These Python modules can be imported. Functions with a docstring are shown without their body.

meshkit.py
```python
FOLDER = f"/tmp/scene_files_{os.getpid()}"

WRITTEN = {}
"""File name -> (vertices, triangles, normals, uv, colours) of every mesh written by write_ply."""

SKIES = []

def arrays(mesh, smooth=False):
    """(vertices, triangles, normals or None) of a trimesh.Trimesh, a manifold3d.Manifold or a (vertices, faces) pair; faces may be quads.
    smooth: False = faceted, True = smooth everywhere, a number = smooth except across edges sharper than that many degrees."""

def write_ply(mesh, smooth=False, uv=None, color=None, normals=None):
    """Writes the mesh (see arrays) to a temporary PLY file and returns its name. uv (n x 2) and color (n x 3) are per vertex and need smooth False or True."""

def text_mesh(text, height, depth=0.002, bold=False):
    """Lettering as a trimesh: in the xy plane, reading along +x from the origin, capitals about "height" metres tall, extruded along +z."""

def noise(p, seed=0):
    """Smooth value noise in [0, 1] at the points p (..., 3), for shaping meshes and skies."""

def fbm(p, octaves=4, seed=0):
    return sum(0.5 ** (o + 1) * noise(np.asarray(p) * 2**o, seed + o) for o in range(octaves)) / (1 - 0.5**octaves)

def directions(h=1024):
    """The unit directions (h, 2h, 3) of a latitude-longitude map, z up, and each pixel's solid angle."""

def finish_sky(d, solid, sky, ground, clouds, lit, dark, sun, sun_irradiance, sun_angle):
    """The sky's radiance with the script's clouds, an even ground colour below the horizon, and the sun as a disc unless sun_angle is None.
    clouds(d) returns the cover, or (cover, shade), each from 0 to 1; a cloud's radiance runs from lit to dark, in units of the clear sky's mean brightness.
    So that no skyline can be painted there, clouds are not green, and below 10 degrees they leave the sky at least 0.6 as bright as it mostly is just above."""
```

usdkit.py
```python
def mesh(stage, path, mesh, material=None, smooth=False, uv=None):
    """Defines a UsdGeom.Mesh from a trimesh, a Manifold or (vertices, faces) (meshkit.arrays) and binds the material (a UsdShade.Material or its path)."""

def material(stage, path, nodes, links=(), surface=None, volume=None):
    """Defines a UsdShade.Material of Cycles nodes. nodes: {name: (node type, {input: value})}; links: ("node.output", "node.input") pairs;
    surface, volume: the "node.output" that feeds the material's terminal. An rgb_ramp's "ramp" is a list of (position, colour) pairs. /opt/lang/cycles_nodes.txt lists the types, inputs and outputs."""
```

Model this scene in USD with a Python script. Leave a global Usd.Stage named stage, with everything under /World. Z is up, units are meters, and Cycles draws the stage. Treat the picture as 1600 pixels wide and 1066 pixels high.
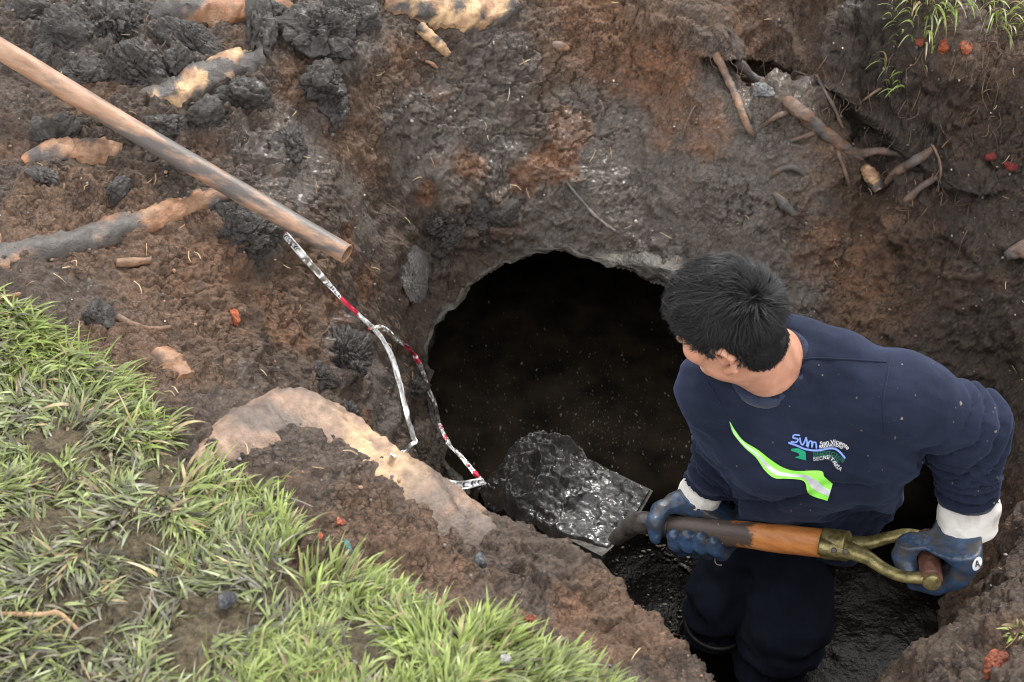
import math, random
import numpy as np, trimesh, usdkit, meshkit
import manifold3d as m3
from scipy.interpolate import RBFInterpolator, RegularGridInterpolator, LinearNDInterpolator
from scipy.ndimage import gaussian_filter, map_coordinates
from scipy.sparse import coo_matrix
from scipy.spatial import cKDTree
from pxr import Usd, UsdGeom, UsdLux, UsdShade, Gf, Sdf, Vt

random.seed(7)
RNG = np.random.default_rng(7)
stage = Usd.Stage.CreateInMemory()
UsdGeom.SetStageUpAxis(stage, 'Z')
W = UsdGeom.Xform.Define(stage, '/World')
stage.SetDefaultPrim(W.GetPrim())

# ------------------------------------------------------------------ camera, sky, sun, exposure
PITCH = math.radians(42.0)
FOC = 2222.0                       # focal length in pixels of the 1600 x 1066 photograph
CAM = np.array([0.0, 0.0, 1.65])
EXPOSURE = 1.72
cam = UsdGeom.Camera.Define(stage, '/World/camera')
cam.CreateFocalLengthAttr(50.0)
cam.CreateHorizontalApertureAttr(36.0)
cam.CreateVerticalApertureAttr(36.0 * 1066 / 1600)
cam.CreateClippingRangeAttr((0.05, 500.0))
cam.CreateFStopAttr(5.6)
cam.CreateFocusDistanceAttr(2.85)
cam.CreateExposureAttr(EXPOSURE)
cam.AddTranslateOp().Set(Gf.Vec3d(*CAM))
cam.AddRotateXOp().Set(90.0 - math.degrees(PITCH))

SUN_EL, SUN_ROT = math.radians(54), math.radians(28)     # thin overcast, light from beyond the pit
sky = UsdLux.DomeLight.Define(stage, '/World/sky')
sky.GetPrim().SetCustomDataByKey('kind', 'structure')
skym = usdkit.material(stage, '/World/Looks/overcast_sky', {
    's': ('sky_texture', {'sky_type': 'single_scattering', 'sun_disc': False, 'sun_elevation': SUN_EL, 'sun_rotation': SUN_ROT}),
    'tc': ('texture_coordinate', {}),
    'n': ('noise_texture', {'scale': 2.2, 'detail': 6.0, 'roughness': 0.55}),
    'r': ('rgb_ramp', {'ramp': [(0.25, (0.80, 0.80, 0.80)), (0.7, (0.96, 0.96, 0.96))]}),
    'bw': ('rgb_to_bw', {}),
    'm': ('mix_color', {'b': (9.6, 9.6, 9.7), 'use_clamp': False}),
    'b': ('background_shader', {'strength': 0.085}),
}, [('tc.generated', 'n.vector'), ('n.fac', 'r.fac'), ('r.color', 'bw.color'), ('bw.val', 'm.fac'), ('s.color', 'm.a'), ('m.result', 'b.color')], surface='b.background')
UsdShade.MaterialBindingAPI.Apply(sky.GetPrim()).Bind(skym)
sun = UsdLux.DistantLight.Define(stage, '/World/sun')
sun.CreateNormalizeAttr(True)
sun.CreateIntensityAttr(0.40)
sun.CreateAngleAttr(16.0)
sun.CreateColorAttr(Gf.Vec3f(1.0, 0.97, 0.92))
sun.AddRotateZOp().Set(-math.degrees(SUN_ROT))
sun.AddRotateXOp().Set(-(90.0 - math.degrees(SUN_EL)))

# ------------------------------------------------------------------ helpers
CP, SP = math.cos(PITCH), math.sin(PITCH)
FWD, UPV, RGT = np.array([0, CP, -SP]), np.array([0, SP, CP]), np.array([1.0, 0, 0])


def ray(px, py):
    return FWD + (px - 800.0) / FOC * RGT - (py - 533.0) / FOC * UPV


def at(px, py, d):
    """The point seen at a pixel of the photograph, d metres in front of the camera."""
    return CAM + d * ray(px, py)


def at_z(px, py, z):
    r = ray(px, py)
    return CAM + (z - CAM[2]) / r[2] * r


def pix(P):
    q = np.asarray(P, float) - CAM
    d = q @ FWD
    return 800 + FOC * (q @ RGT) / d, 533 - FOC * (q @ UPV) / d, d


def unit(v):
    v = np.asarray(v, float)
    return v / np.maximum(np.linalg.norm(v, axis=-1, keepdims=True), 1e-12)


used = {}


def numbered(parent, name):
    k = used.get((parent, name), 0)
    used[(parent, name)] = k + 1
    return f'{parent}/{name}' if k == 0 else f'{parent}/{name}_{k:03d}'


def data(prim, label=None, cat=None, group=None, kind=None):
    for k, v in (('label', label), ('category', cat), ('group', group), ('kind', kind)):
        if v:
            prim.SetCustomDataByKey(k, v)
    return prim


def obj(name, mesh, mat, parent=None, smooth=40, label=None, cat=None, group=None, kind=None, color=None, wet=None):
    """One Mesh prim under the parent prim, or under /World."""
    path = numbered(str(parent.GetPath()) if parent else '/World', name)
    m = usdkit.mesh(stage, path, mesh, mat, smooth)
    api = UsdGeom.PrimvarsAPI(m)
    if color is not None:
        api.CreatePrimvar('soil', Sdf.ValueTypeNames.Color3fArray, 'vertex').Set(Vt.Vec3fArray.FromNumpy(np.asarray(color, np.float32)))
    if wet is not None:
        api.CreatePrimvar('wet', Sdf.ValueTypeNames.FloatArray, 'vertex').Set(Vt.FloatArray.FromNumpy(np.asarray(wet, np.float32)))
    return data(m.GetPrim(), label, cat, group, kind)


def thing(name, loc, label, cat, group=None):
    x = UsdGeom.Xform.Define(stage, numbered('/World', name))
    x.AddTranslateOp().Set(Gf.Vec3d(*map(float, loc)))
    p = data(x.GetPrim(), label, cat, group)
    ORIGIN[str(p.GetPath())] = np.asarray(loc, float)
    return p


ORIGIN = {}


def part(name, mesh, mat, root, sub=None, smooth=40, label=None, color=None, wet=None):
    """A part whose mesh is given in world coordinates, of the thing root (or of its part sub)."""
    v, f, _ = meshkit.arrays(mesh, False)
    return obj(name, (v - ORIGIN[str(root.GetPath())], f), mat, sub or root, smooth, label, color=color, wet=wet)


def noise(p, s, seed=0):
    return meshkit.noise(np.asarray(p) * s, seed)


def fbm(p, s, o=4, seed=0):
    return meshkit.fbm(np.asarray(p) * s, o, seed)


def sstep(a, b, x):
    t = np.clip((x - a) / (b - a), 0, 1)
    return t * t * (3 - 2 * t)


def spline(pts, n, closed=False):
    """Catmull-Rom through the points (any dimension), n samples evenly by chord."""
    p = np.asarray(pts, float)
    if closed:
        q = np.vstack([p[-1:], p, p[:2]])
    else:
        q = np.vstack([2 * p[0] - p[1], p, 2 * p[-1] - p[-2]])
    m = len(q) - 3
    L = np.linalg.norm(np.diff(q[1:-1], axis=0), axis=1)
    c = np.concatenate([[0], np.cumsum(L)])
    s = np.linspace(0, c[-1], n, endpoint=not closed)
    i = np.clip(np.searchsorted(c, s, 'right') - 1, 0, m - 1)
    t = ((s - c[i]) / np.maximum(L[i], 1e-9))[:, None]
    a, b, d, e = q[i], q[i + 1], q[i + 2], q[i + 3]
    return 0.5 * (2 * b + (d - a) * t + (2 * a - 5 * b + 4 * d - e) * t**2 + (3 * b - a - 3 * d + e) * t**3)


def limb(path, radii, n=60, sides=14, rough=0.0, scale=30.0, seed=0, flat=1.0, up=None, caps=True):
    """A tapered tube along the path with an uneven skin."""
    path = np.asarray(path, float)
    r = np.interp(np.linspace(0, 1, n), np.linspace(0, 1, len(radii)), radii)
    c = spline(path, n) if len(path) > 2 else path[0] + np.linspace(0, 1, n)[:, None] * (path[-1] - path[0])
    t = unit(np.gradient(c, axis=0))
    u = np.array([0, 0, 1.0]) if up is None else np.asarray(up, float)
    if np.abs(t @ u).max() > 0.97:
        u = np.array([0.3, 0.8, 0.52])
    s = unit(np.cross(t, u))
    w = np.cross(s, t)
    a = np.linspace(0, 2 * np.pi, sides, endpoint=False)
    v = c[:, None] + r[:, None, None] * (np.cos(a)[None, :, None] * s[:, None] + flat * np.sin(a)[None, :, None] * w[:, None])
    if rough:
        k = (fbm(v, scale, 3, seed) - 0.5) * 2
        v = c[:, None] + (v - c[:, None]) * (1 + rough * k[..., None])
    v = v.reshape(-1, 3)
    i = np.arange(n - 1)[:, None] * sides
    j = np.arange(sides)[None]
    j2 = (j + 1) % sides
    f = np.stack([i + j, i + j2, i + sides + j2, i + sides + j], -1).reshape(-1, 4)
    f = np.vstack([f[:, [0, 2, 1]], f[:, [0, 3, 2]]])
    if caps:
        e0, e1 = len(v), len(v) + 1
        v = np.vstack([v, c[0], c[-1]])
        j = np.arange(sides)
        k = (n - 1) * sides
        f = np.vstack([f, np.stack([np.full(sides, e0), j, (j + 1) % sides], 1), np.stack([np.full(sides, e1), k + (j + 1) % sides, k + j], 1)])
    return v, f


def join(parts):
    vs, fs, o = [], [], 0
    for m in parts:
        v, f, _ = meshkit.arrays(m, False)
        vs.append(v)
        fs.append(f + o)
        o += len(v)
    return np.vstack(vs), np.vstack(fs)


def nets(d, ax):
    """Naive surface nets of the distances d on the rectilinear grid with the three axes ax."""
    n = np.array(d.shape)
    ins = d < 0
    cnt = np.zeros(n - 1, np.float32)
    acc = np.zeros((*(n - 1), 3), np.float32)
    for a in range(3):
        for o in np.ndindex(2, 2, 2):
            if o[a]:
                continue
            o2 = list(o)
            o2[a] = 1
            A, B = (d[tuple(slice(q[k], q[k] + n[k] - 1) for k in range(3))] for q in (o, o2))
            c = (A < 0) != (B < 0)
            w = np.nonzero(c)
            t = A[w] / (A[w] - B[w])
            for k in range(3):
                acc[(*w, k)] += t if k == a else o[k]
            cnt[w] += 1
    m = cnt > 0
    idx = -np.ones(m.shape, int)
    idx[m] = np.arange(m.sum())
    cell = np.argwhere(m) + acc[m] / cnt[m][:, None]
    v = np.stack([np.interp(cell[:, k], np.arange(n[k]), ax[k]) for k in range(3)], 1)
    faces = []
    for a in range(3):
        b, c = (a + 1) % 3, (a + 2) % 3
        s0 = [slice(1, n[k] - 1) for k in range(3)]
        s0[a] = slice(0, n[a] - 1)
        s1 = list(s0)
        s1[a] = slice(1, n[a])
        A, B_ = ins[tuple(s0)], ins[tuple(s1)]
        e = np.argwhere(A != B_)
        flip = A[tuple(e.T)]
        e = e + np.array([s0[k].start for k in range(3)])
        q = []
        for ob, oc in ((-1, -1), (0, -1), (0, 0), (-1, 0)):
            k = e.copy()
            k[:, b] += ob
            k[:, c] += oc
            q.append(idx[tuple(k.T)])
        q = np.stack(q, 1)
        q[~flip] = q[~flip][:, ::-1]
        faces.append(q)
    q = np.vstack(faces)
    q = q[(q >= 0).all(1)]
    return v, np.vstack([q[:, [0, 1, 2]], q[:, [0, 2, 3]]])


def blend(prims, h=.006, k=.02, cut=(), dense=None):
    """One smooth skin round cones ('c', a, b, ra, rb) and ellipsoids ('e', centre, radii, axes); cut: the same, taken away; ('p', point, normal): taken away in front of a plane.
    dense: (lo, hi, h) a box with a finer grid."""
    def box(q):
        if q[0] == 'c':
            r = max(q[3], q[4])
            return np.minimum(q[1], q[2]) - r, np.maximum(q[1], q[2]) + r
        r = max(q[2])
        return q[1] - r, q[1] + r

    def dist(q, p):
        return cone(p, q[1], q[2], q[3], q[4]) if q[0] == 'c' else ell(p, q[1], np.asarray(q[2]), q[3] if len(q) > 3 else None)
    bb = [box(q) for q in prims]
    lo, hi = np.min([b[0] for b in bb], 0) - 3 * h, np.max([b[1] for b in bb], 0) + 3 * h
    if dense:
        ax = [np.concatenate([np.arange(lo[i], dense[0][i], h), np.arange(max(lo[i], dense[0][i]), min(dense[1][i], hi[i]), dense[2]), np.arange(min(dense[1][i], hi[i]), hi[i] + h, h)]) for i in range(3)]
        ax = [np.unique(np.round(a, 6)) for a in ax]
    else:
        ax = [np.arange(lo[i], hi[i] + h, h) for i in range(3)]
    d = np.full([len(a) for a in ax], .5)

    def sub(l, u):
        return tuple(slice(max(0, np.searchsorted(ax[i], l[i])), np.searchsorted(ax[i], u[i])) for i in range(3))

    def pts(s):
        return np.stack(np.meshgrid(*[ax[i][s[i]] for i in range(3)], indexing='ij'), -1)
    for q, (l, u) in zip(prims, bb):
        kk = q[-1]['k'] if isinstance(q[-1], dict) else k
        s = sub(l - kk - 3 * h, u + kk + 3 * h)
        p = pts(s)
        if p.size:
            v = dist(q, p.reshape(-1, 3)).reshape(p.shape[:3])
            d[s] = smin([d[s], v], kk)
    for q in cut:
        if q[0] == 'p':
            d = np.maximum(d, pts((slice(None),) * 3) @ unit(q[2]) - q[1] @ unit(q[2]))
        else:
            l, u = box(q)
            s = sub(l - .02, u + .02)
            p = pts(s)
            d[s] = np.maximum(d[s], -dist(q, p.reshape(-1, 3)).reshape(p.shape[:3]))
    return nets(d, ax)


def relax(m, n=6, lamb=0.5):
    """Taubin smoothing."""
    v, f = m
    e = np.unique(np.sort(np.vstack([f[:, :2], f[:, 1:], f[:, [2, 0]]]), 1), axis=0)
    A = coo_matrix((np.ones(2 * len(e)), (np.r_[e[:, 0], e[:, 1]], np.r_[e[:, 1], e[:, 0]])), (len(v),) * 2).tocsr()
    deg = np.maximum(np.asarray(A.sum(1)), 1)
    for _ in range(n):
        for k in (lamb, -lamb * 1.04):
            v = v + k * (A @ v / deg - v)
    return v, f


def vnormals(v, f):
    n = np.zeros_like(v)
    fn = np.cross(v[f[:, 1]] - v[f[:, 0]], v[f[:, 2]] - v[f[:, 0]])
    for k in range(3):
        np.add.at(n, f[:, k], fn)
    return unit(n)


def cone(p, a, b, ra, rb):
    """Distance to a round cone between two spheres (close enough for modelling)."""
    ab = b - a
    t = np.clip(((p - a) @ ab) / max(ab @ ab, 1e-12), 0, 1)
    return np.linalg.norm(p - a - t[:, None] * ab, axis=1) - (ra + (rb - ra) * t)


def ell(p, c, r, R=None):
    q = p - c
    if R is not None:
        q = q @ R
    k0 = np.linalg.norm(q / r, axis=1)
    k1 = np.linalg.norm(q / np.square(r), axis=1)
    return k0 * (k0 - 1) / np.maximum(k1, 1e-9)


def smin(ds, k):
    out = ds[0]
    for d in ds[1:]:
        h = np.clip(0.5 + 0.5 * (d - out) / k, 0, 1)
        out = d + (out - d) * h - k * h * (1 - h)
    return out


# ------------------------------------------------------------------ materials
def mat(name, nodes, links, surface='p.BSDF'):
    return usdkit.material(stage, '/World/Looks/' + name, nodes, links, surface)


def simple(name, ca, cb, scale=40.0, rough=(0.5, 0.7), bump=0.3, dist=0.002, fine=300.0, lo=0.35, hi=0.65, detail=5.0, **kw):
    """Two-tone material with noise in colour, roughness and fine relief."""
    return mat(name, {
        'tc': ('texture_coordinate', {}),
        'n': ('noise_texture', {'scale': scale, 'detail': detail, 'roughness': 0.6}),
        'r': ('rgb_ramp', {'ramp': [(lo, ca), (hi, cb)]}),
        'rr': ('map_range', {'from_min': 0.3, 'from_max': 0.7, 'to_min': rough[0], 'to_max': rough[1], 'clamp': True}),
        'n2': ('noise_texture', {'scale': fine, 'detail': 3.0}),
        'b': ('bump', {'strength': bump, 'distance': dist}),
        'p': ('principled_bsdf', kw)},
        [('tc.object', 'n.vector'), ('tc.object', 'n2.vector'), ('n.fac', 'r.fac'), ('r.color', 'p.base_color'), ('n.fac', 'rr.value'),
         ('rr.result', 'p.roughness'), ('n2.fac', 'b.height'), ('b.normal', 'p.normal')])


MUD = mat('wet_mud', {
    'a': ('attribute', {'attribute': 'soil'}),
    'w': ('attribute', {'attribute': 'wet'}),
    'g': ('geometry', {}),
    'n': ('noise_texture', {'scale': 140.0, 'detail': 6.0, 'roughness': 0.65}),
    'r': ('rgb_ramp', {'ramp': [(0.28, (0.34, 0.34, 0.34)), (0.5, (0.95, 0.94, 0.93)), (0.72, (1.65, 1.6, 1.55))]}),
    'm': ('mix_color', {'blend_type': 'multiply', 'fac': 1.0, 'use_clamp': False}),
    'wv': ('noise_texture', {'scale': 28.0, 'detail': 3.0}),
    'wm': ('mix_vector', {'fac': 0.03, 'use_clamp': False}),
    'vo': ('voronoi_texture', {'feature': 'distance_to_edge', 'scale': 62.0}),
    'ck': ('map_range', {'from_min': 0.0, 'from_max': 0.10, 'to_min': 0.30, 'to_max': 1.0, 'clamp': True}),
    'pn': ('noise_texture', {'scale': 11.0, 'detail': 3.0}),
    'pm': ('map_range', {'from_min': 0.42, 'from_max': 0.56, 'to_min': 0.15, 'to_max': 1.0, 'clamp': True}),
    'mk': ('mix_float', {'a': 1.0}),
    'm2': ('mix_color', {'blend_type': 'multiply', 'fac': 1.0, 'use_clamp': False}),
    'cc': ('combine_color', {}),
    'n2': ('noise_texture', {'scale': 420.0, 'detail': 5.0, 'roughness': 0.7}),
    'v': ('noise_texture', {'scale': 70.0, 'detail': 8.0, 'roughness': 0.7, 'distortion': 0.6}),
    'b1': ('bump', {'strength': 1.0, 'distance': 0.013}),
    'b2': ('bump', {'strength': 0.6, 'distance': 0.0016}),
    'rr': ('map_range', {'from_min': 0.0, 'from_max': 1.0, 'to_min': 0.72, 'to_max': 0.33, 'clamp': True}),
    'cw': ('math', {'math_type': 'multiply', 'value2': 0.26}), 'p': ('principled_bsdf', {'specular_ior_level': 0.3, 'coat_roughness': 0.2, 'coat_ior': 1.45})},
    [('w.fac', 'cw.value1'), ('cw.value', 'p.coat_weight'), ('g.position', 'n.vector'), ('g.position', 'n2.vector'), ('g.position', 'v.vector'), ('n.fac', 'r.fac'), ('a.color', 'm.a'), ('r.color', 'm.b'),
     ('g.position', 'wv.vector'), ('g.position', 'wm.a'), ('wv.color', 'wm.b'), ('wm.result', 'vo.vector'), ('vo.distance', 'ck.value'),
     ('g.position', 'pn.vector'), ('pn.fac', 'pm.value'), ('pm.result', 'mk.fac'), ('ck.result', 'mk.b'), ('mk.result', 'cc.r'), ('mk.result', 'cc.g'), ('mk.result', 'cc.b'),
     ('m.result', 'm2.a'), ('cc.color', 'm2.b'), ('m2.result', 'p.base_color'),  ('v.fac', 'b1.height'), ('b1.normal', 'b2.normal'), ('n2.fac', 'b2.height'), ('b2.normal', 'p.normal'), ('w.fac', 'rr.value'), ('rr.result', 'p.roughness')])
CONCRETE = simple('wet_rough_concrete', (0.022, 0.019, 0.016), (0.085, 0.073, 0.058), 24, (0.35, 0.6), 0.9, 0.006, 120.0)
SEWAGE = mat('shade_painted_sewage', {
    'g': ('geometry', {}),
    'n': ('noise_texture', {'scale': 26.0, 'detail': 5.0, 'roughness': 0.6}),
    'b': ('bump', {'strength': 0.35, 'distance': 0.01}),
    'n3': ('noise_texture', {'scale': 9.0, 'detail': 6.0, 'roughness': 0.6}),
    'r': ('rgb_ramp', {'ramp': [(0.35, (0.0010, 0.0009, 0.0008)), (0.7, (0.0030, 0.0024, 0.0018))]}),  # shade over the open pit painted into the near-black liquid
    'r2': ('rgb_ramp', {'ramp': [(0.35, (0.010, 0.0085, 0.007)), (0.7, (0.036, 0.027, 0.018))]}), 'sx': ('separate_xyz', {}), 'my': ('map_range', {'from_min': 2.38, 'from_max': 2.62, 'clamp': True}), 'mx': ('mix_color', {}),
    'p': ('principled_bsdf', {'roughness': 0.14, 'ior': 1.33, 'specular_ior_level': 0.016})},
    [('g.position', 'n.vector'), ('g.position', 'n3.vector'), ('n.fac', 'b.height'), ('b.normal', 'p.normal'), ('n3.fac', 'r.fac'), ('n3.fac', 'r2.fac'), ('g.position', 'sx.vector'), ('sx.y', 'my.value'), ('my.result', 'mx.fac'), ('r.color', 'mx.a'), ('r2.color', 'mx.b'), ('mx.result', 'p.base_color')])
# ------------------------------------------------------------------ the ground: one sheet, dug out to the pit
CTRL_PX = [
    (-100, -150, .08), (400, -150, .06), (800, -150, .02), (1200, -150, .03), (1700, -150, .06),
    (0, 0, .05), (200, 0, .04), (400, 0, .03), (600, 0, 0), (800, 0, -.06), (1000, 0, -.06), (1150, 0, -.04), (1300, 0, 0), (1390, 0, .03), (1500, 25, .04), (1650, 35, .05),
    (0, 150, .03), (200, 150, .02), (400, 150, -.03), (600, 150, -.12), (800, 150, -.22), (1000, 150, -.28), (1060, 85, -.15), (1130, 60, -.10), (1150, 110, -.27), (1150, 190, -.40),
    (1230, 90, -.10), (1250, 130, -.26), (1250, 200, -.38), (1330, 150, -.16), (1330, 200, -.30), (1330, 280, -.42), (1420, 50, -.03), (1450, 120, -.12), (1440, 240, -.24), (1440, 290, -.36), (1550, 75, -.06), (1650, 120, -.12), (1550, 200, -.19), (1560, 300, -.28),
    (0, 300, 0), (200, 300, -.02), (400, 300, -.10), (550, 300, -.20), (700, 300, -.36), (850, 300, -.42), (1000, 300, -.45), (1200, 300, -.52), (1350, 350, -.46), (1500, 370, -.40), (1650, 330, -.30),
    (0, 420, 0), (200, 450, -.05), (400, 450, -.17), (550, 450, -.35), (640, 450, -.57),
    (672, 520, -.78), (720, 470, -.68), (760, 430, -.62), (830, 405, -.57), (890, 398, -.55), (960, 415, -.56), (1030, 450, -.60), (1100, 480, -.63), (1200, 520, -.66), (1300, 560, -.70), (1400, 640, -.78), (1440, 720, -.90), (1480, 800, -1.05),
    (1300, 450, -.58), (1450, 450, -.52), (1600, 450, -.45), (1500, 600, -.68), (1600, 600, -.60), (1700, 600, -.5), (1540, 750, -.85), (1620, 750, -.70), (1700, 750, -.55),
    (1400, 1030, -.5), (1390, 1066, -.48), (1500, 940, -.55), (1540, 890, -.60), (1575, 810, -.68), (1600, 1000, -.3), (1600, 1066, -.2), (1500, 1040, -.36), (1700, 1066, -.05), (1650, 900, -.45), (1800, 900, -.2), (1900, 600, -.2), (1900, 1066, 0),
    (690, 690, -.98), (665, 620, -.88), (660, 740, -1.05), (600, 600, -.60), (600, 660, -.74), (500, 560, -.38), (400, 560, -.22), (300, 560, -.10), (200, 520, -.03), (420, 620, -.22), (350, 630, -.10), (260, 630, -.03),
    (330, 690, -.02), (410, 660, -.05), (480, 650, -.07), (540, 700, -.08), (600, 745, -.10), (680, 790, -.12), (735, 825, -.15), (745, 870, -.16),
    (0, 520, 0), (0, 700, 0), (0, 1066, 0), (300, 800, 0), (300, 1066, 0), (600, 950, -.02), (600, 1066, 0), (900, 1066, -.03), (750, 950, -.09), (870, 980, -.12), (960, 1066, -.1), (400, 720, -.02), (550, 800, -.08), (650, 850, -.10), (830, 920, -.17), (930, 1000, -.18), (1010, 1066, -.18),
    (790, 800, -.20), (830, 835, -.24), (900, 872, -.26), (965, 935, -.27), (1000, 975, -.27), (1060, 1030, -.27), (1095, 1066, -.27), (1140, 1110, -.27), (1250, 1250, -.25), (-300, 700, 0), (-300, 300, 0), (0, 1300, 0), (600, 1300, 0), (1000, 1300, -.1)]
C3 = [at_z(*c) for c in CTRL_PX]
for c in [(790, 800, -.20), (830, 835, -.24), (900, 872, -.26), (965, 935, -.27), (1000, 975, -.27), (1060, 1030, -.27), (1095, 1066, -.27), (1140, 1110, -.27)]:   # the near wall of the pit
    e = at_z(*c)
    C3 += [e + np.array([.045, .045, -.45]), e + np.array([.11, .10, -1.05])]
for c in [(480, 650, -.07), (540, 700, -.08), (600, 745, -.10), (680, 790, -.12), (740, 825, -.16)]:   # behind the big root
    e = at_z(*c)
    C3 += [e + np.array([.05, .10, -.28])]
for c in [(1400, 1030, -.5), (1390, 1066, -.48), (1500, 940, -.55), (1540, 890, -.60), (1575, 810, -.68)]:
    e = at_z(*c)
    C3 += [e + np.array([-.05, .02, -.45]), e + np.array([-.10, .02, -.85])]
for x in np.arange(.15, .9, .14):
    for y in np.arange(1.75, 2.3, .13):
        C3.append(np.array([x, y, -1.45]))
for x, y in [(.98, 2.02), (1.0, 2.12), (1.02, 2.22), (1.0, 2.32), (.93, 1.95), (.9, 2.4)]:
    C3.append(np.array([x, y, -1.42]))
for x in (.0, .15, .3, .45, .6, .75):
    C3.append(np.array([x, 2.40, -1.3]))
C3 = np.array(C3)
rbf = RBFInterpolator(C3[:, :2], C3[:, 2], kernel='linear', smoothing=0.0)
X0, X1, Y0, Y1 = -1.75, 1.75, 0.75, 3.75
bx, by = np.linspace(X0, X1, 141), np.linspace(Y0, Y1, 121)
gx, gy = np.meshgrid(bx, by, indexing='ij')
bz = rbf(np.stack([gx.ravel(), gy.ravel()], 1)).reshape(gx.shape)
bz = gaussian_filter(bz, 0.9)


def base_z(x, y):
    xc, yc = np.clip(x, X0, X1), np.clip(y, Y0, Y1)
    z = map_coordinates(bz, [(xc - X0) / (X1 - X0) * 140, (yc - Y0) / (Y1 - Y0) * 120], order=3, mode='nearest')
    far = np.hypot(x - xc, y - yc)
    return z * np.exp(-far * 2.0)


def axis(lo, parts, hi):
    a = [np.arange(p, q, s) for p, q, s in parts]
    mid = np.concatenate(a + [[parts[-1][1]]])
    out = 0.006 * 1.32 ** np.arange(1, 34)
    out = np.cumsum(out)
    return np.concatenate([(mid[0] - out[out < mid[0] - lo])[::-1], mid, mid[-1] + out[out < hi - mid[-1]]])


ax_, ay_ = axis(-60, [(-1.33, 1.33, .0031)], 60), axis(-60, [(0.98, 1.2, .006), (1.2, 2.3, .0033), (2.3, 3.1, .0021), (3.1, 3.3, .0036)], 60)
GX, GY = np.meshgrid(ax_, ay_, indexing='ij')
nX, nY = GX.shape
P = np.stack([GX.ravel(), GY.ravel(), base_z(GX.ravel(), GY.ravel())], 1)
ii = (np.arange(nX - 1)[:, None] * nY + np.arange(nY - 1)[None]).ravel()
F = np.vstack([np.stack([ii, ii + nY, ii + nY + 1], 1), np.stack([ii, ii + nY + 1, ii + 1], 1)])
N = vnormals(P, F)
inner = (np.abs(P[:, 0]) < 1.5) & (P[:, 1] > .8) & (P[:, 1] < 3.6)
Q = P[inner]
qx, qy, qd = pix(Q)


def spot(px, py, r):
    """Weight 0..1 of the ground within about r (pixels at that place) of the ground point seen at the pixel."""
    k = np.argmin((qx - px) ** 2 + (qy - py) ** 2 + 1e6 * (qd > 5))
    rad = r * qd[k] / FOC
    d = np.linalg.norm(Q - Q[k], axis=1)
    d = d + (WOB - .5) * rad * 1.1
    return 1 - sstep(.55, 1.1, d / rad)


WOB = fbm(Q, 16, 4, 5)


def cells(p, count, rr, seed, wob=.4):
    """Clod relief 0..1 from scattered centres on the surface, each a rounded lump of radius about rr."""
    g = np.random.default_rng(seed)
    c = Q[g.choice(len(Q), count, replace=False)]
    rad = rr * g.uniform(.45, 1.3, count)
    w = np.stack([noise(p, 1.1 / rr, seed + k) for k in (1, 2, 3)], 1) - .5
    d, i = cKDTree(c).query(p + w * rr * 2 * wob, k=3)
    h = np.clip(1 - (d / rad[i]) ** 2, 0, 1)
    return np.sqrt(h).max(1)


def blobs(lst):
    m = np.zeros(len(Q))
    for b in lst:
        m = np.maximum(m, spot(*b[:3]) * (b[3] if len(b) > 3 else 1))
    return m


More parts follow.
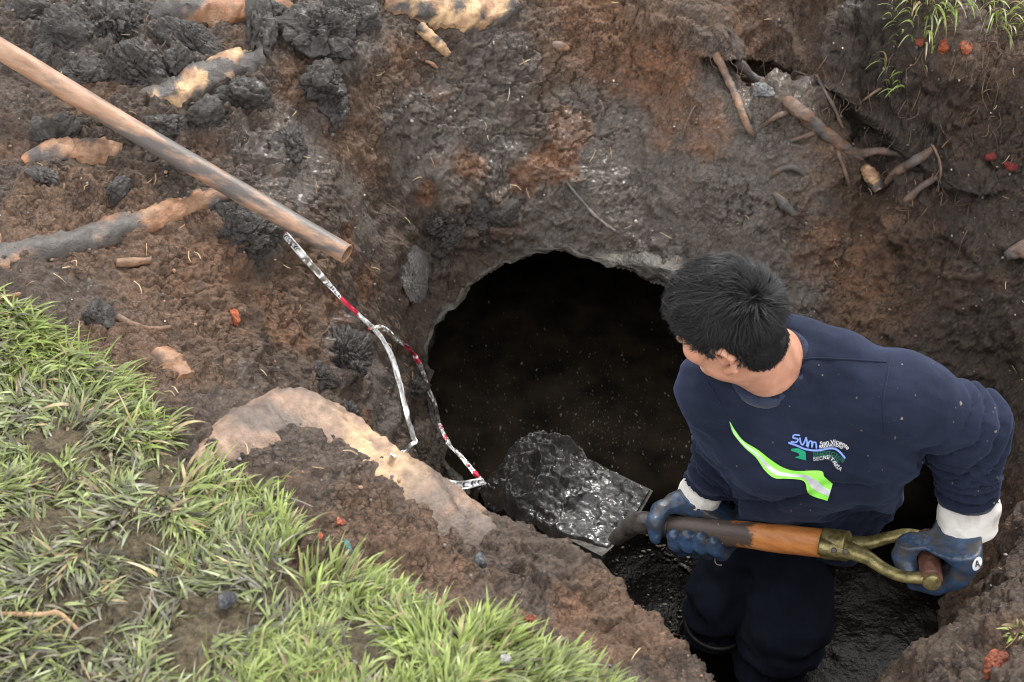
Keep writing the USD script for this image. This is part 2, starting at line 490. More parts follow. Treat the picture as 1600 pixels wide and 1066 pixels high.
clod = blobs([(140, 60, 110), (250, 90, 70), (60, 40, 80), (200, 190, 70), (520, 40, 80), (540, 100, 50), (60, 320, 60), (500, 160, 50), (430, 240, 50, .6), (390, 380, 60), (360, 210, 50), (180, 310, 60),
              (600, 250, 60, .5), (760, 340, 90, .9), (640, 330, 50, .6), (540, 560, 70), (600, 620, 60), (560, 690, 60), (470, 560, 50, .6), (700, 370, 50), (860, 900, 80, .5), (1000, 1010, 90, .7),
              (600, 860, 80, .7), (500, 850, 60, .7), (1300, 60, 100, .6), (1450, 200, 120, .6), (1550, 450, 100, .5), (1450, 330, 80, .7), (1550, 980, 70, .6), (1450, 1040, 60, .5), (350, 480, 60, .3), (720, 620, 50, .5)])
smear = blobs([(700, 210, 80), (640, 250, 40), (560, 330, 60, .7), (430, 260, 70), (390, 250, 50), (470, 220, 60, .8), (1080, 250, 120, .7), (1120, 330, 120, .7), (960, 210, 60, .5), (650, 420, 40), (700, 150, 60, .7), (900, 160, 70, .5), (300, 330, 60, .5)])
ns = fbm(Q, 6, 3, 11)
smear = np.clip(smear + .55 * blobs([(1120, 300, 240), (880, 330, 150), (960, 200, 120), (700, 420, 90), (860, 560, 100), (600, 640, 90), (440, 250, 80), (1180, 430, 120)]) * sstep(.38, .55, fbm(Q, 8, 3, 12)), 0, 1)
clod = np.clip(clod + sstep(.52, .72, ns) * .45, 0, 1)
disp = (fbm(Q, 4.5, 3, 21) - .5) * .085
r1 = 1 - np.abs(2 * fbm(Q, 13, 4, 31) - 1)
disp += (r1 - .7) * .032 * (1 - .6 * smear)
lump = cells(Q, 2600, .042, 3)
disp += clod * lump * .024
disp += cells(Q, 12000, .019, 4) * (.005 + .009 * clod) * (1 - .7 * smear)
disp += cells(Q, 40000, .009, 5) * (.003 + .003 * clod) * (1 - .7 * smear)
def ridge(s, o, seed):
    return 1 - np.abs(2 * fbm(Q + .012 * np.stack([WOB, WOB[::-1], WOB], 1), s, o, seed) - 1)


slope_k = .5 + .5 * np.clip(N[inner][:, 2], 0, 1)
disp -= (ridge(34, 3, 41) - .7) * .024 * slope_k * (1 - .75 * smear) * (.6 + .6 * clod)      # sharp creases between crumbs
disp -= (ridge(80, 2, 43) - .7) * .0085 * slope_k * (1 - .6 * smear)
disp += (fbm(Q, 60, 2, 44) - .5) * .012 * (1 - .55 * smear)
disp += (fbm(Q, 170, 2, 42) - .5) * .005
crk = np.abs(2 * fbm(Q, 22, 4, 51) - 1)
disp -= (1 - sstep(0, .07, crk)) * .010 * sstep(.4, .6, fbm(Q, 5, 2, 52))
# shovel smears: fine ridges running down the slope
sd = fbm(Q * np.array([1, .35, .35]), 60, 3, 61) - .5
disp += sd * .008 * smear
edge = sstep(.8, 1.0, Q[:, 1]) * (1 - sstep(3.3, 3.6, Q[:, 1])) * (1 - sstep(1.3, 1.5, np.abs(Q[:, 0])))
lawn_px = [(-400, 470), (0, 478), (60, 520), (120, 560), (190, 600), (235, 650), (285, 700), (330, 760), (410, 765), (440, 800), (465, 870), (560, 880), (640, 950), (760, 965), (850, 1015), (985, 1075), (1100, 1300), (-400, 1300)]
from shapely.geometry import Polygon
from shapely import contains_xy
lawn_poly = Polygon([at_z(x, y, 0)[:2] for x, y in lawn_px])
onlawn = contains_xy(lawn_poly.buffer(-.02), Q[:, 0], Q[:, 1]).astype(float)
disp *= edge * (1 - .35 * onlawn)
S = P.copy()
S[inner] += N[inner] * disp[:, None]
# the overhang in the right wall: the soil above this line leans out, the soil below is hollowed
from shapely.geometry import LineString
from shapely import distance as sh_distance, points as sh_points
OV = [(1090, 84), (1150, 82), (1210, 100), (1270, 118), (1330, 165), (1385, 215), (1440, 262), (1500, 290), (1570, 300)]
o_near = (np.abs(qx - 1330) < 330) & (np.abs(qy - 180) < 230) & (qd < 5)
od = sh_distance(LineString(OV), sh_points(np.stack([qx[o_near], qy[o_near]], 1)))
line_y = np.interp(qx[o_near], [p[0] for p in OV], [p[1] for p in OV])
jit = (fbm(Q[o_near], 18, 3, 66) - .5) * 30
sgn = np.where(qy[o_near] + jit < line_y, -od, od)
fade = sstep(1075, 1140, qx[o_near]) * (1 - sstep(1500, 1590, qx[o_near]))
push = fade * np.where(sgn < 0, -.045 * np.exp(-(sgn / 55) ** 2), .05 * np.exp(-((sgn - 22) / 34) ** 2) - .045 * np.exp(-(sgn / 6) ** 2))
k_in = np.flatnonzero(inner)[o_near]
S[k_in, 1] += push
S[k_in, 0] -= push * .45
# colour of the soil, with shade painted in on the right
tone = fbm(Q, 7, 4, 71)
tone2 = fbm(Q, 28, 4, 72)
base = np.array([.070, .050, .037])
greyc, brown, rust, light = np.array([.080, .066, .055]), np.array([.112, .069, .044]), np.array([.170, .075, .033]), np.array([.15, .085, .045])
grey_m = np.clip(blobs([(700, 200, 130), (560, 330, 90), (440, 250, 90), (1080, 300, 220), (880, 330, 150), (960, 200, 120), (650, 420, 60), (520, 60, 90), (150, 70, 120), (270, 110, 70), (600, 640, 110), (540, 540, 80), (1180, 430, 130), (390, 380, 55), (780, 100, 80), (860, 560, 100)]) + (tone - .5) * .6, 0, 1)
brown_m = np.clip(blobs([(120, 340, 150), (300, 430, 170), (250, 560, 130), (560, 250, 90), (600, 130, 80), (950, 60, 150), (1250, 60, 140), (1000, 140, 120), (600, 870, 170), (900, 950, 170), (1060, 1030, 150, 1.3), (800, 900, 120, 1.2), (960, 980, 120, 1.3), (480, 480, 120), (1550, 850, 170), (1500, 980, 140, 1.2), (1380, 420, 140), (1300, 300, 100), (150, 150, 60), (1550, 150, 130, .7)]) * 1.1 + (tone2 - .5) * 1.2, 0, 1)
rust_m = np.clip(blobs([(730, 255, 38), (870, 255, 45), (890, 200, 45, .8), (820, 275, 30), (960, 100, 70, .8), (1040, 130, 80, .9), (1100, 205, 60, .8), (930, 30, 70, .7), (540, 380, 38), (575, 440, 45, .8), (520, 490, 45, .6), (445, 500, 70, .6), (330, 420, 60, .5), (1270, 390, 60, .6), (1160, 30, 60, .6), (665, 300, 25), (640, 100, 50, .5), (1350, 430, 80, .5), (470, 130, 60, .6), (1580, 1000, 60, .5), (1040, 200, 40, .8), (880, 950, 50, .6), (60, 220, 70, .5)]) + sstep(.60, .78, fbm(Q, 11, 4, 73)) * .5 - (1 - tone2) * .35, 0, 1)
col = base + (brown - base) * brown_m[:, None]
col = col + (greyc - col) * (grey_m * .9)[:, None]
col = col + (rust - col) * (np.clip(rust_m * (.3 + 1.1 * fbm(Q, 50, 3, 79)), 0, 1) * .8)[:, None]
dark_shade_m = blobs([(1300, 20, 110), (1400, 160, 120), (1450, 250, 130), (1560, 350, 140, .8), (1250, 160, 70), (1520, 500, 150, .8), (1350, 300, 80, .8), (1480, 400, 120, .9), (1580, 200, 120), (1480, 620, 80, .6), (1580, 700, 120, .8), (1250, 40, 120, .8), (1350, 60, 100), (1560, 600, 120, .7), (1420, 1000, 60, .5), (60, 90, 90, .8), (200, 20, 110, .6), (330, 150, 50), (120, 320, 40, .6), (1480, 900, 80, .6)])
col = col * (1 - .55 * dark_shade_m)[:, None]  # dark soil spots, plus overhang and corner shade painted into the colour
col = col + (np.array([.085, .068, .036]) - col) * (onlawn * .8)[:, None]
col *= (.78 + .55 * fbm(Q, 45, 3, 74))[:, None]
wet = np.clip(.25 + .75 * grey_m - .6 * brown_m * (1 - grey_m) - .6 * rust_m + (fbm(Q, 18, 3, 75) - .5) * .9 + .35 * smear, 0, 1)
wet *= (1 - .6 * onlawn) * (1 - .5 * (1 - sstep(1.45, 1.75, Q[:, 1])))
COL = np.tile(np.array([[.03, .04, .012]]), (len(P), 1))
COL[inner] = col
WET = np.full(len(P), .2)
WET[inner] = wet
# the mouth of the culvert: broken edge, seen at these pixels
RIM_PX = np.array([(690, 700), (672, 640), (669, 575), (674, 522), (700, 497), (722, 470), (742, 440), (775, 421), (815, 407), (850, 400), (890, 397), (925, 405), (955, 418), (990, 437), (1030, 450), (1075, 466), (1120, 480), (1180, 505), (1240, 530), (1310, 565), (1370, 610), (1405, 660), (1428, 712), (1462, 745), (1480, 800), (1480, 860), (1400, 930), (1200, 960), (950, 960), (780, 830), (715, 760)], float)
rim = spline(RIM_PX, 260, closed=True)
ang = np.arange(260)
rim += (np.stack([noise(np.stack([ang * .23, ang * 0, ang * 0], 1), 1, 81), noise(np.stack([ang * .23, ang * 0 + 9, ang * 0], 1), 1, 82)], 1) - .5) * 13 + (np.stack([noise(np.stack([ang * .8, ang * 0, ang * 0], 1), 1, 83), noise(np.stack([ang * .8, ang * 0 + 9, ang * 0], 1), 1, 84)], 1) - .5) * 7
px_, py_, pd_ = pix(S)
cut = contains_xy(Polygon(rim).buffer(0), px_, py_) & (S[:, 1] > 2.15) & (S[:, 1] < 3.2) & (pd_ < 5)
keep = ~cut[F].any(1)
lone = np.zeros(len(S), bool)
lone[F[keep].ravel()] = True
remap = np.cumsum(lone) - 1
GV, GF = S[lone], remap[F[keep]]
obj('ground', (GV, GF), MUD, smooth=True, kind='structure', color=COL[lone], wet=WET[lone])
# depth of the visible ground, for setting things on it
GN = vnormals(GV, GF)
B = 5
vx, vy, vd = pix(GV)
ok = (vd > .5) & (vd < 6) & (np.abs(vx - 800) < 1100) & (np.abs(vy - 533) < 850)
kx, ky = ((vx[ok] + 300) // B).astype(int), ((vy[ok] + 300) // B).astype(int)
order = np.argsort(-vd[ok])
front = -np.ones((2300 // B, 1800 // B), int)
front[kx[order], ky[order]] = np.flatnonzero(ok)[order]
front_d = np.where(front >= 0, vd[front], 99)
from scipy.ndimage import minimum_filter


def on_ground(px, py, lift=0.0):
    """(point, normal) of the ground seen at the pixel, lifted along its normal."""
    i, j = int((px + 300) // B), int((py + 300) // B)
    w = front_d[i - 2:i + 3, j - 2:j + 3]
    k = front[i - 2:i + 3, j - 2:j + 3]
    d = np.median(w[w < 99]) if (w < 99).any() else 3.0
    kk = k[(w < 99)]
    n = unit(GN[kk].mean(0)) if len(kk) else np.array([0, 0, 1.0])
    return at(px, py, d) + n * lift, n


# ------------------------------------------------------------------ culvert behind the mouth
def rim_depth():
    d = []
    for x, y in rim:
        i = np.argmin((px_ - x) ** 2 + (py_ - y) ** 2 + 1e7 * ((S[:, 1] < 2.1) | (pd_ > 5)))
        d.append(pd_[i])
    return gaussian_filter(np.array(d), 2.0, mode='wrap')


RD = rim_depth()
R0 = np.array([at(x, y, d) for (x, y), d in zip(rim, RD)])
ctr = np.array([.33, 2.55, -1.0])
outv = unit((R0 - ctr) * np.array([1, .2, 1]))
lip = np.interp(rim[:, 0], [660, 700, 760, 830, 900, 960, 1010, 1070, 1120, 1480], [.010, .030, .012, .022, .016, .022, .045, .05, .03, .03])
lip = lip * (.7 + .6 * noise(np.stack([ang * .15, ang * 0, ang * 0], 1), 1, 91))
lip = lip * np.interp(rim[:, 0], [660, 760, 960, 1020], [.35, .5, .7, 1.0])
rows = [R0 + outv * (lip + .03)[:, None] + np.array([0, .05, -.01]),
        R0 + outv * (lip + .002)[:, None] + np.array([0, -.004, .004]),
        R0 + outv * (lip * .4)[:, None] + np.array([0, -.006, 0]),
        R0 - outv * .004 + np.array([0, .02, 0]), R0 + outv * .05 + np.array([0, .06, .0]), R0 + outv * .11 + np.array([0, .17, 0])]
for k, t in enumerate((.15, .45, .8, 1.2, 1.7)):
    ring = R0.copy()
    ring[:, 1] = 2.75 + t * .95
    s = 1 - max(0, t - 1.0) * .25
    ring[:, 0] = ctr[0] + (ring[:, 0] - ctr[0]) * (1.30 * s) + .1 * t
    ring[:, 2] = np.minimum(-1.05 + (ring[:, 2] + 1.05) * 1.06 * s, -.5) - .03 * t
    ring[:, 1] = np.maximum(ring[:, 1], R0[:, 1] + .2 + .02 * k)
    rows.append(ring)
V = np.stack(rows)
fine = []
for a, b in zip(V[:-1], V[1:]):
    m = 6 if np.linalg.norm(b - a, axis=1).mean() < .12 else 10
    for t in np.linspace(0, 1, m, endpoint=False):
        fine.append(a + (b - a) * t)
V = np.stack(fine + [V[-1]])
V = gaussian_filter(V, (1.2, 0.6, 0), mode=('nearest', 'wrap', 'nearest'))
V += (np.stack([fbm(V.reshape(-1, 3), 25, 4, 95 + k) for k in range(3)], 1).reshape(V.shape) - .5) * .035
V += (np.stack([fbm(V.reshape(-1, 3), 90, 2, 98 + k) for k in range(3)], 1).reshape(V.shape) - .5) * .012
na, nb = V.shape[:2]
vv = V.reshape(-1, 3)
i, j = np.arange(na - 1)[:, None] * nb, np.arange(nb)[None]
j2 = (j + 1) % nb
q = np.stack([i + j, i + j2, i + nb + j2, i + nb + j], -1).reshape(-1, 4)
q = np.vstack([q[:, [0, 1, 2]], q[:, [0, 2, 3]]])
endc = len(vv)
vv = np.vstack([vv, V[-1].mean(0)])
jj = np.arange(nb)
q = np.vstack([q, np.stack([(na - 1) * nb + jj, (na - 1) * nb + (jj + 1) % nb, np.full(nb, endc)], 1)])
obj('culvert', (vv, q), CONCRETE, smooth=50, label='broken mouth of the dark concrete culvert opening in the far mud wall', cat='culvert')
# ------------------------------------------------------------------ sewage water
WATER = -1.10
wx, wy = np.meshgrid(np.linspace(-.35, 1.35, 120), np.linspace(1.35, 4.3, 200), indexing='ij')
wp = np.stack([wx.ravel(), wy.ravel(), np.full(wx.size, WATER)], 1)
wp[:, 2] += (fbm(wp, 9, 3, 101) - .5) * .012
ii = (np.arange(119)[:, None] * 200 + np.arange(199)[None]).ravel()
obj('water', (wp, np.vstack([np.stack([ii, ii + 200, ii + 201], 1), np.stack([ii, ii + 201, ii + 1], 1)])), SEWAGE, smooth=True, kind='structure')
# ------------------------------------------------------------------ pole, roots, tape, clods
ROOTM = {}
PALE = mat('bare_wood', {
    'a': ('attribute', {'attribute': 'soil'}),
    'tc': ('geometry', {}),
    'n': ('noise_texture', {'scale': 60.0, 'detail': 6.0, 'roughness': 0.65}),
    'r': ('rgb_ramp', {'ramp': [(0.3, (0.55, 0.5, 0.45)), (0.7, (1.3, 1.3, 1.3))]}),
    'm': ('mix_color', {'blend_type': 'multiply', 'fac': 1.0, 'use_clamp': False}),
    'n2': ('noise_texture', {'scale': 220.0, 'detail': 4.0}),
    'b': ('bump', {'strength': 0.7, 'distance': 0.003}),
    'p': ('principled_bsdf', {'roughness': 0.62})},
    [('tc.position', 'n.vector'), ('tc.position', 'n2.vector'), ('n.fac', 'r.fac'), ('a.color', 'm.a'), ('r.color', 'm.b'), ('m.result', 'p.base_color'), ('n2.fac', 'b.height'), ('b.normal', 'p.normal')])
CREAM, TAN, BARK, MUDC, ORNG = np.array([.42, .28, .15]), np.array([.21, .118, .066]), np.array([.10, .062, .042]), np.array([.048, .042, .038]), np.array([.19, .085, .038])


def wood_color(v, a, b, c, seed, mud=.5, scale=14.0):
    """Bare wood a and b in streaks, with c (mud or bark) over a share mud of it."""
    t = sstep(.38, .62, fbm(v, scale * 1.6, 4, seed))[:, None]
    k = a * t + b * (1 - t)
    m = sstep(.46, .56, fbm(v, scale, 4, seed + 3) + (mud - .5) * .5)[:, None]
    return k * (1 - m) + c * m


def ground_path(pts, lift=0.0):
    return [on_ground(x, y, lift)[0] for x, y in pts]


def smooth_path(pts, lift=0.0):
    p = np.array(ground_path(pts, lift))
    if len(p) > 3:
        d = pix(p)[2]
        d2 = np.convolve(np.pad(d, 1, 'edge'), [.25, .5, .25], 'valid')
        p = np.array([at(x, y, k) for (x, y), k in zip(pts, d2)])
    return p


def root(name, pts, radii, label, cat, colors, seed, lift=0.0, rough=.35, flat=1.0, mud=.5, n=90, sides=26, group=None, scale=26.0, cs=14.0, bury=0.0):
    pts = np.array(pts, float)
    g = np.random.default_rng(seed)
    if len(pts) > 3:
        pts = pts + g.normal(0, .06, pts.shape) * max(radii) * 700 * .3
    sp = smooth_path(pts, lift)
    if bury:
        sp[0] += bury * unit(ray(*pts[0]))
        sp[-1] += bury * .7 * unit(ray(*pts[-1]))
    v, f = limb(sp, radii, n, sides, rough, scale, seed, flat)
    ax_d = unit(sp[-1] - sp[0])
    loc = v - np.outer((v @ ax_d) * .8, ax_d)                    # grain: noise stretched along the root
    v = v + (fbm(loc, 55, 3, seed)[:, None] - .5) * np.array([1, 1, 1]) * .55 * max(radii) * (1 if max(radii) > .015 else .5) + (fbm(v, 120, 2, seed)[:, None] - .5) * .25 * np.mean(radii)
    return obj(name, (v, f), PALE, smooth=True, label=label, cat=cat, color=wood_color(v, *colors, seed, mud, cs), group=group)


# the pipe that lies across the bank
pA, pB = at_z(-120, 3, .20), at_z(540, 396, -.06)
t_ = unit(pB - pA)
PIPE = mat('stained_pipe', {
    'g': ('geometry', {}),
    'mp': ('mapping', {'mapping_type': 'texture', 'rotation': (0, 0, math.atan2(t_[1], t_[0])), 'scale': (5.0, 1.0, 1.0)}),
    'n': ('noise_texture', {'scale': 40.0, 'detail': 6.0, 'roughness': 0.6}),
    'r': ('rgb_ramp', {'ramp': [(0.25, (0.075, 0.042, 0.026)), (0.42, (0.18, 0.095, 0.052)), (0.58, (0.245, 0.142, 0.085)), (0.75, (0.28, 0.195, 0.135))]}),
    'n2': ('noise_texture', {'scale': 13.0, 'detail': 6.0, 'roughness': 0.65}),
    'r2': ('rgb_ramp', {'ramp': [(0.47, (0, 0, 0)), (0.56, (0.95, 0.95, 0.95))]}),
    'bw': ('rgb_to_bw', {}),
    'm': ('mix_color', {'b': (0.045, 0.04, 0.037)}),
    'n3': ('noise_texture', {'scale': 260.0, 'detail': 4.0}),
    'b': ('bump', {'strength': 0.35, 'distance': 0.002}),
    'p': ('principled_bsdf', {'roughness': 0.48})},
    [('g.position', 'mp.vector'), ('mp.vector', 'n.vector'), ('mp.vector', 'n2.vector'), ('g.position', 'n3.vector'), ('n.fac', 'r.fac'), ('n2.fac', 'r2.fac'), ('r2.color', 'bw.color'),
     ('r.color', 'm.a'), ('bw.val', 'm.fac'), ('m.result', 'p.base_color'), ('n3.fac', 'b.height'), ('b.normal', 'p.normal')])
pipe = thing('pipe', (pA + pB) / 2, 'long stained brown pipe lying slantwise across the muddy bank at upper left', 'pipe')
sag = (pA + pB) / 2 + np.array([0, 0, -.008])
pv, pf = limb([pA, (pA + sag) / 2, sag, (pB + sag) / 2, pB], [.0218, .0218, .0194], 160, 40, .07, 9, 3, caps=False)
part('tube', (pv, pf), PIPE, pipe, smooth=True)
u1 = unit(np.cross(t_, [0, 0, 1]))
u2 = np.cross(u1, t_)
aa = np.linspace(0, 2 * np.pi, 40, endpoint=False)
ring = np.cos(aa)[:, None] * u1 + np.sin(aa)[:, None] * u2
rv = np.vstack([pB - .06 * t_ + .0160 * ring, pB + .0015 * t_ + .0160 * ring, pB + .003 * t_ + .0178 * ring, pB + .003 * t_ + .0194 * ring, pB - .001 * t_ + .0206 * ring, [pB - .06 * t_]])
k = np.arange(40)
k2 = (k + 1) % 40
rf = np.vstack([np.vstack([np.stack([k + r * 40, k2 + r * 40, k2 + r * 40 + 40], 1), np.stack([k + r * 40, k2 + r * 40 + 40, k + r * 40 + 40], 1)]) for r in range(4)] + [np.stack([k2, k, np.full(40, 200)], 1)])
part('open_end', (rv, rf), PIPE, pipe, smooth=30)

root('root', [(-40, 425), (50, 398), (150, 370), (240, 342), (300, 322), (352, 300)], [.036, .036, .034, .030, .026], 'long half buried root with mud on top and pale underside, running left from the pipe', 'root', (TAN * 1.0, ORNG * .9, MUDC * 1.15), 11, -.020, .3, mud=.58, flat=.8, cs=9)
root('root', [(232, 30), (290, 20), (350, 25), (405, 22), (455, 8)], [.03, .05, .05, .045, .03], 'thick reddish tan root at the top edge between dark clods', 'root', (TAN, ORNG, MUDC), 12, -.030, .4, mud=.55)
root('root', [(222, 158), (270, 148), (320, 128), (365, 108), (412, 92)], [.016, .036, .044, .04, .03], 'split root with creamy torn wood above the middle of the pipe', 'root', (CREAM, TAN, MUDC), 13, -.022, .5, mud=.50, cs=18)
root('root', [(42, 255), (90, 245), (140, 246), (192, 232)], [.022, .036, .034, .02], 'short tan root patch just below the upper part of the pipe', 'root', (TAN, ORNG * 1.2, MUDC), 14, -.026, .4, mud=.52)
root('log', [(600, 2), (660, 16), (720, 24), (770, 18), (805, 0)], [.03, .045, .045, .042, .03], 'pale yellow wood log at the top edge of the bank', 'log', (CREAM, TAN * 1.2, MUDC), 15, -.008, .25, mud=.44, cs=20)
root('splinter', [(652, 42), (668, 56), (684, 70), (702, 86)], [.012, .017, .014, .007], 'splintered pale wood piece hanging under the yellow log', 'wood piece', (CREAM, TAN, MUDC), 16, .004, .5, mud=.5, n=40, sides=9, cs=30)
root('splinter', [(664, 95), (673, 99), (683, 107)], [.003, .005, .003], 'tiny curled bark sliver below the splintered wood piece', 'wood piece', (TAN, TAN, TAN), 17, .003, .3, n=20, sides=8)
root('wood_chip', [(862, 70), (875, 72), (888, 76)], [.008, .014, .006], 'small pinkish tan wood chip in the upper middle of the mud wall', 'wood chip', (TAN, CREAM, BARK), 18, .0, .4, n=24, sides=9, mud=.35)
# the big root along the near bank
nr = [(300, 700), (350, 682), (410, 655), (462, 634), (505, 660), (550, 697), (600, 728), (650, 762), (700, 795), (738, 832), (745, 880)]
nrz = np.interp([p[0] for p in nr], [300, 330, 410, 480, 540, 600, 680, 738, 745], [-.03, -.035, -.065, -.085, -.10, -.12, -.145, -.175, -.21]) - .012
v, f = limb([at_z(x, y + 26, z) for (x, y), z in zip(nr, nrz + .018)], [.016, .050, .068, .066, .066, .066, .066, .068, .068, .060, .035], 160, 38, .26, 7, 19, .62)
gr_ = v - np.outer((v @ unit([.62, -.70, -.1])) * .85, unit([.62, -.70, -.1]))
v += (fbm(gr_, 45, 4, 20)[:, None] - .5) * .022 + (fbm(v, 110, 2, 25)[:, None] - .5) * .006
cn = wood_color(v, np.array([.150, .098, .070]), np.array([.20, .128, .085]), np.array([.085, .062, .048]), 21, .56, 12)
vx_ = pix(v)[0]
cream = np.exp(-((vx_ - 585) / 60) ** 2)[:, None] * .8
cn = cn * (1 - cream) + cream * wood_color(v, CREAM, CREAM * .75, np.array([.2, .125, .08]), 22, .42, 20)
obj('root', (v, f), PALE, smooth=True, color=cn, label='big bare tan root along the near edge of the pit', cat='root')
root('root', [(470, 632), (484, 626), (500, 622)], [.008, .006, .002], 'frayed root fibre at the peak of the big bare root', 'root fibre', (TAN, CREAM, BARK), 23, .006, .5, n=24, sides=8)
root('root_stub', [(248, 545), (268, 565), (290, 590)], [.022, .034, .02], 'round cut root stub in the left slope near the grass', 'root stub', (TAN, ORNG * .9, BARK), 24, -.018, .3, mud=.4, n=40, cs=24)
# right wall roots
for q, (pp, rr, lb, cl, md) in enumerate([
        ([(1112, 74), (1126, 100), (1138, 124), (1150, 152), (1160, 178), (1172, 204), (1178, 216)], [.013, .013, .012, .012, .011, .010, .007], 'knobbly pale root hanging down the far wall right of centre', (TAN * .75, BARK, MUDC), .48),
        ([(1150, 96), (1180, 122), (1210, 146), (1240, 168), (1275, 196), (1312, 224), (1345, 250)], [.014, .016, .020, .021, .021, .018, .013], 'thick rusty brown root slanting under the dark overhang', (ORNG * .45, BARK * .9, MUDC), .52),
        ([(1276, 118), (1288, 140), (1298, 158), (1306, 174), (1318, 204)], [.005, .005, .005, .005, .004], 'thin straight root above the rusty root in the overhang', (BARK * 1.2, BARK, MUDC), .5),
        ([(1248, 166), (1228, 176), (1210, 184), (1188, 200)], [.008, .008, .007, .005], 'short brown side root between the hanging root and the rusty root', (BARK, BARK * .7, MUDC), .5),
        ([(1292, 204), (1268, 209), (1248, 216), (1222, 224)], [.008, .008, .007, .005], 'brown side root below the lower end of the rusty root', (BARK, BARK * .7, MUDC), .5),
        ([(1296, 222), (1320, 234), (1345, 240), (1375, 236), (1420, 244)], [.010, .013, .013, .011, .007], 'dark root lying above the yellow wood stub', (BARK * .8, BARK * .6, MUDC), .5),
        ([(1376, 296), (1394, 276), (1412, 262), (1432, 250), (1462, 230)], [.007, .011, .013, .013, .009], 'dark flat root right of the yellow wood stub', (BARK * .8, BARK * .6, MUDC), .55),
        ([(1400, 330), (1418, 312), (1432, 298), (1446, 288), (1470, 272)], [.006, .010, .011, .010, .006], 'dark short root right below the yellow wood stub', (BARK * .8, BARK * .6, MUDC), .55),
        ([(1304, 226), (1312, 246), (1318, 262), (1324, 280), (1328, 300)], [.006, .006, .006, .005, .003], 'dark thin root left of the yellow wood stub', (BARK, BARK * .6, MUDC), .5),
        ([(1196, 286), (1214, 268), (1232, 261), (1248, 266), (1272, 290)], [.004, .008, .009, .008, .004], 'muddy forked root left of the yellow stub under the rusty root', (BARK, BARK * .7, MUDC), .55),
        ([(1390, 130), (1368, 143), (1350, 156), (1322, 172)], [.004, .004, .0035, .002], 'thin bent twig sticking out of the dark overhang below the grass tuft', (BARK * 1.5, BARK, MUDC), .4),
        ([(1440, 200), (1462, 236), (1470, 262), (1466, 300)], [.004, .004, .003, .002], 'thin brown root hanging from the overhang left of the red brick fragments', (BARK * 1.2, BARK, MUDC), .4),
        ([(1100, 150), (1082, 172), (1070, 200), (1066, 220)], [.003, .003, .0025, .0015], 'thin rootlet hanging left of the knobbly pale root', (BARK * 1.3, BARK, MUDC), .4)]):
    root('root', pp, [r * .82 for r in rr], lb, 'root', cl, 60 + q, .009, .40, n=90, sides=14, mud=md - .15, bury=.035, scale=40.0, cs=22.0)
root('root_stub', [(1346, 262), (1360, 276), (1376, 297)], [.012, .02, .012], 'broken yellow wood stub in the right wall', 'root stub', (CREAM * .8, TAN, MUDC), 31, .012, .5, mud=.42, n=36, cs=30)
root('splinter', [(1208, 302), (1222, 316), (1242, 336)], [.006, .012, .006], 'brown and yellow bark splinter low in the far wall right of centre', 'wood piece', (TAN, BARK, MUDC), 46, .004, .4, n=30, sides=10, mud=.55)
root('root_stub', [(1570, 400), (1588, 394), (1620, 388)], [.01, .022, .024], 'muddy yellow root end at the right edge of the picture', 'root stub', (TAN, BARK, MUDC), 47, .01, .3, n=30)
root('twig', [(884, 284), (905, 310), (930, 338), (962, 362)], [.003, .0045, .004, .003], 'thin grey twig pressed in the mud above the culvert mouth', 'twig', (MUDC * 3, MUDC * 2, MUDC), 48, .006, .3, n=40, sides=8)
tw = root('twig', [(183, 494), (205, 506), (232, 514), (266, 512)], [.006, .0055, .005, .004], 'forked brown twig beside a dark clod on the left slope', 'twig', (TAN * .7, BARK, MUDC), 49, .006, .25, n=40, sides=9, mud=.4)
root('twig', [(-20, 473), (10, 468), (34, 463)], [.005, .005, .004], 'tan twig end at the left edge above the lawn', 'twig', (TAN, TAN * .8, BARK), 50, .006, .25, n=24, sides=8)
root('twig', [(-20, 958), (60, 960), (92, 958), (122, 985)], [.003, .0035, .0035, .003], 'dry straw coloured stalk lying on the lawn at lower left', 'twig', (TAN, CREAM * .7, TAN), 51, .022, .15, n=40, sides=7)
root('bark_strip', [(180, 412), (205, 410), (235, 408)], [.007, .008, .006], 'pinkish bark strip on the slope below the long root', 'bark strip', (TAN * .9, TAN * .7, MUDC), 52, .003, .4, n=26, sides=9, mud=.5)
root('twig', [(430, 775), (460, 784), (488, 795)], [.002, .0022, .0015], 'thin grey stick on the bare soil by the grass', 'twig', (MUDC * 4, MUDC * 3, MUDC), 53, .006, .2, n=24, sides=7)


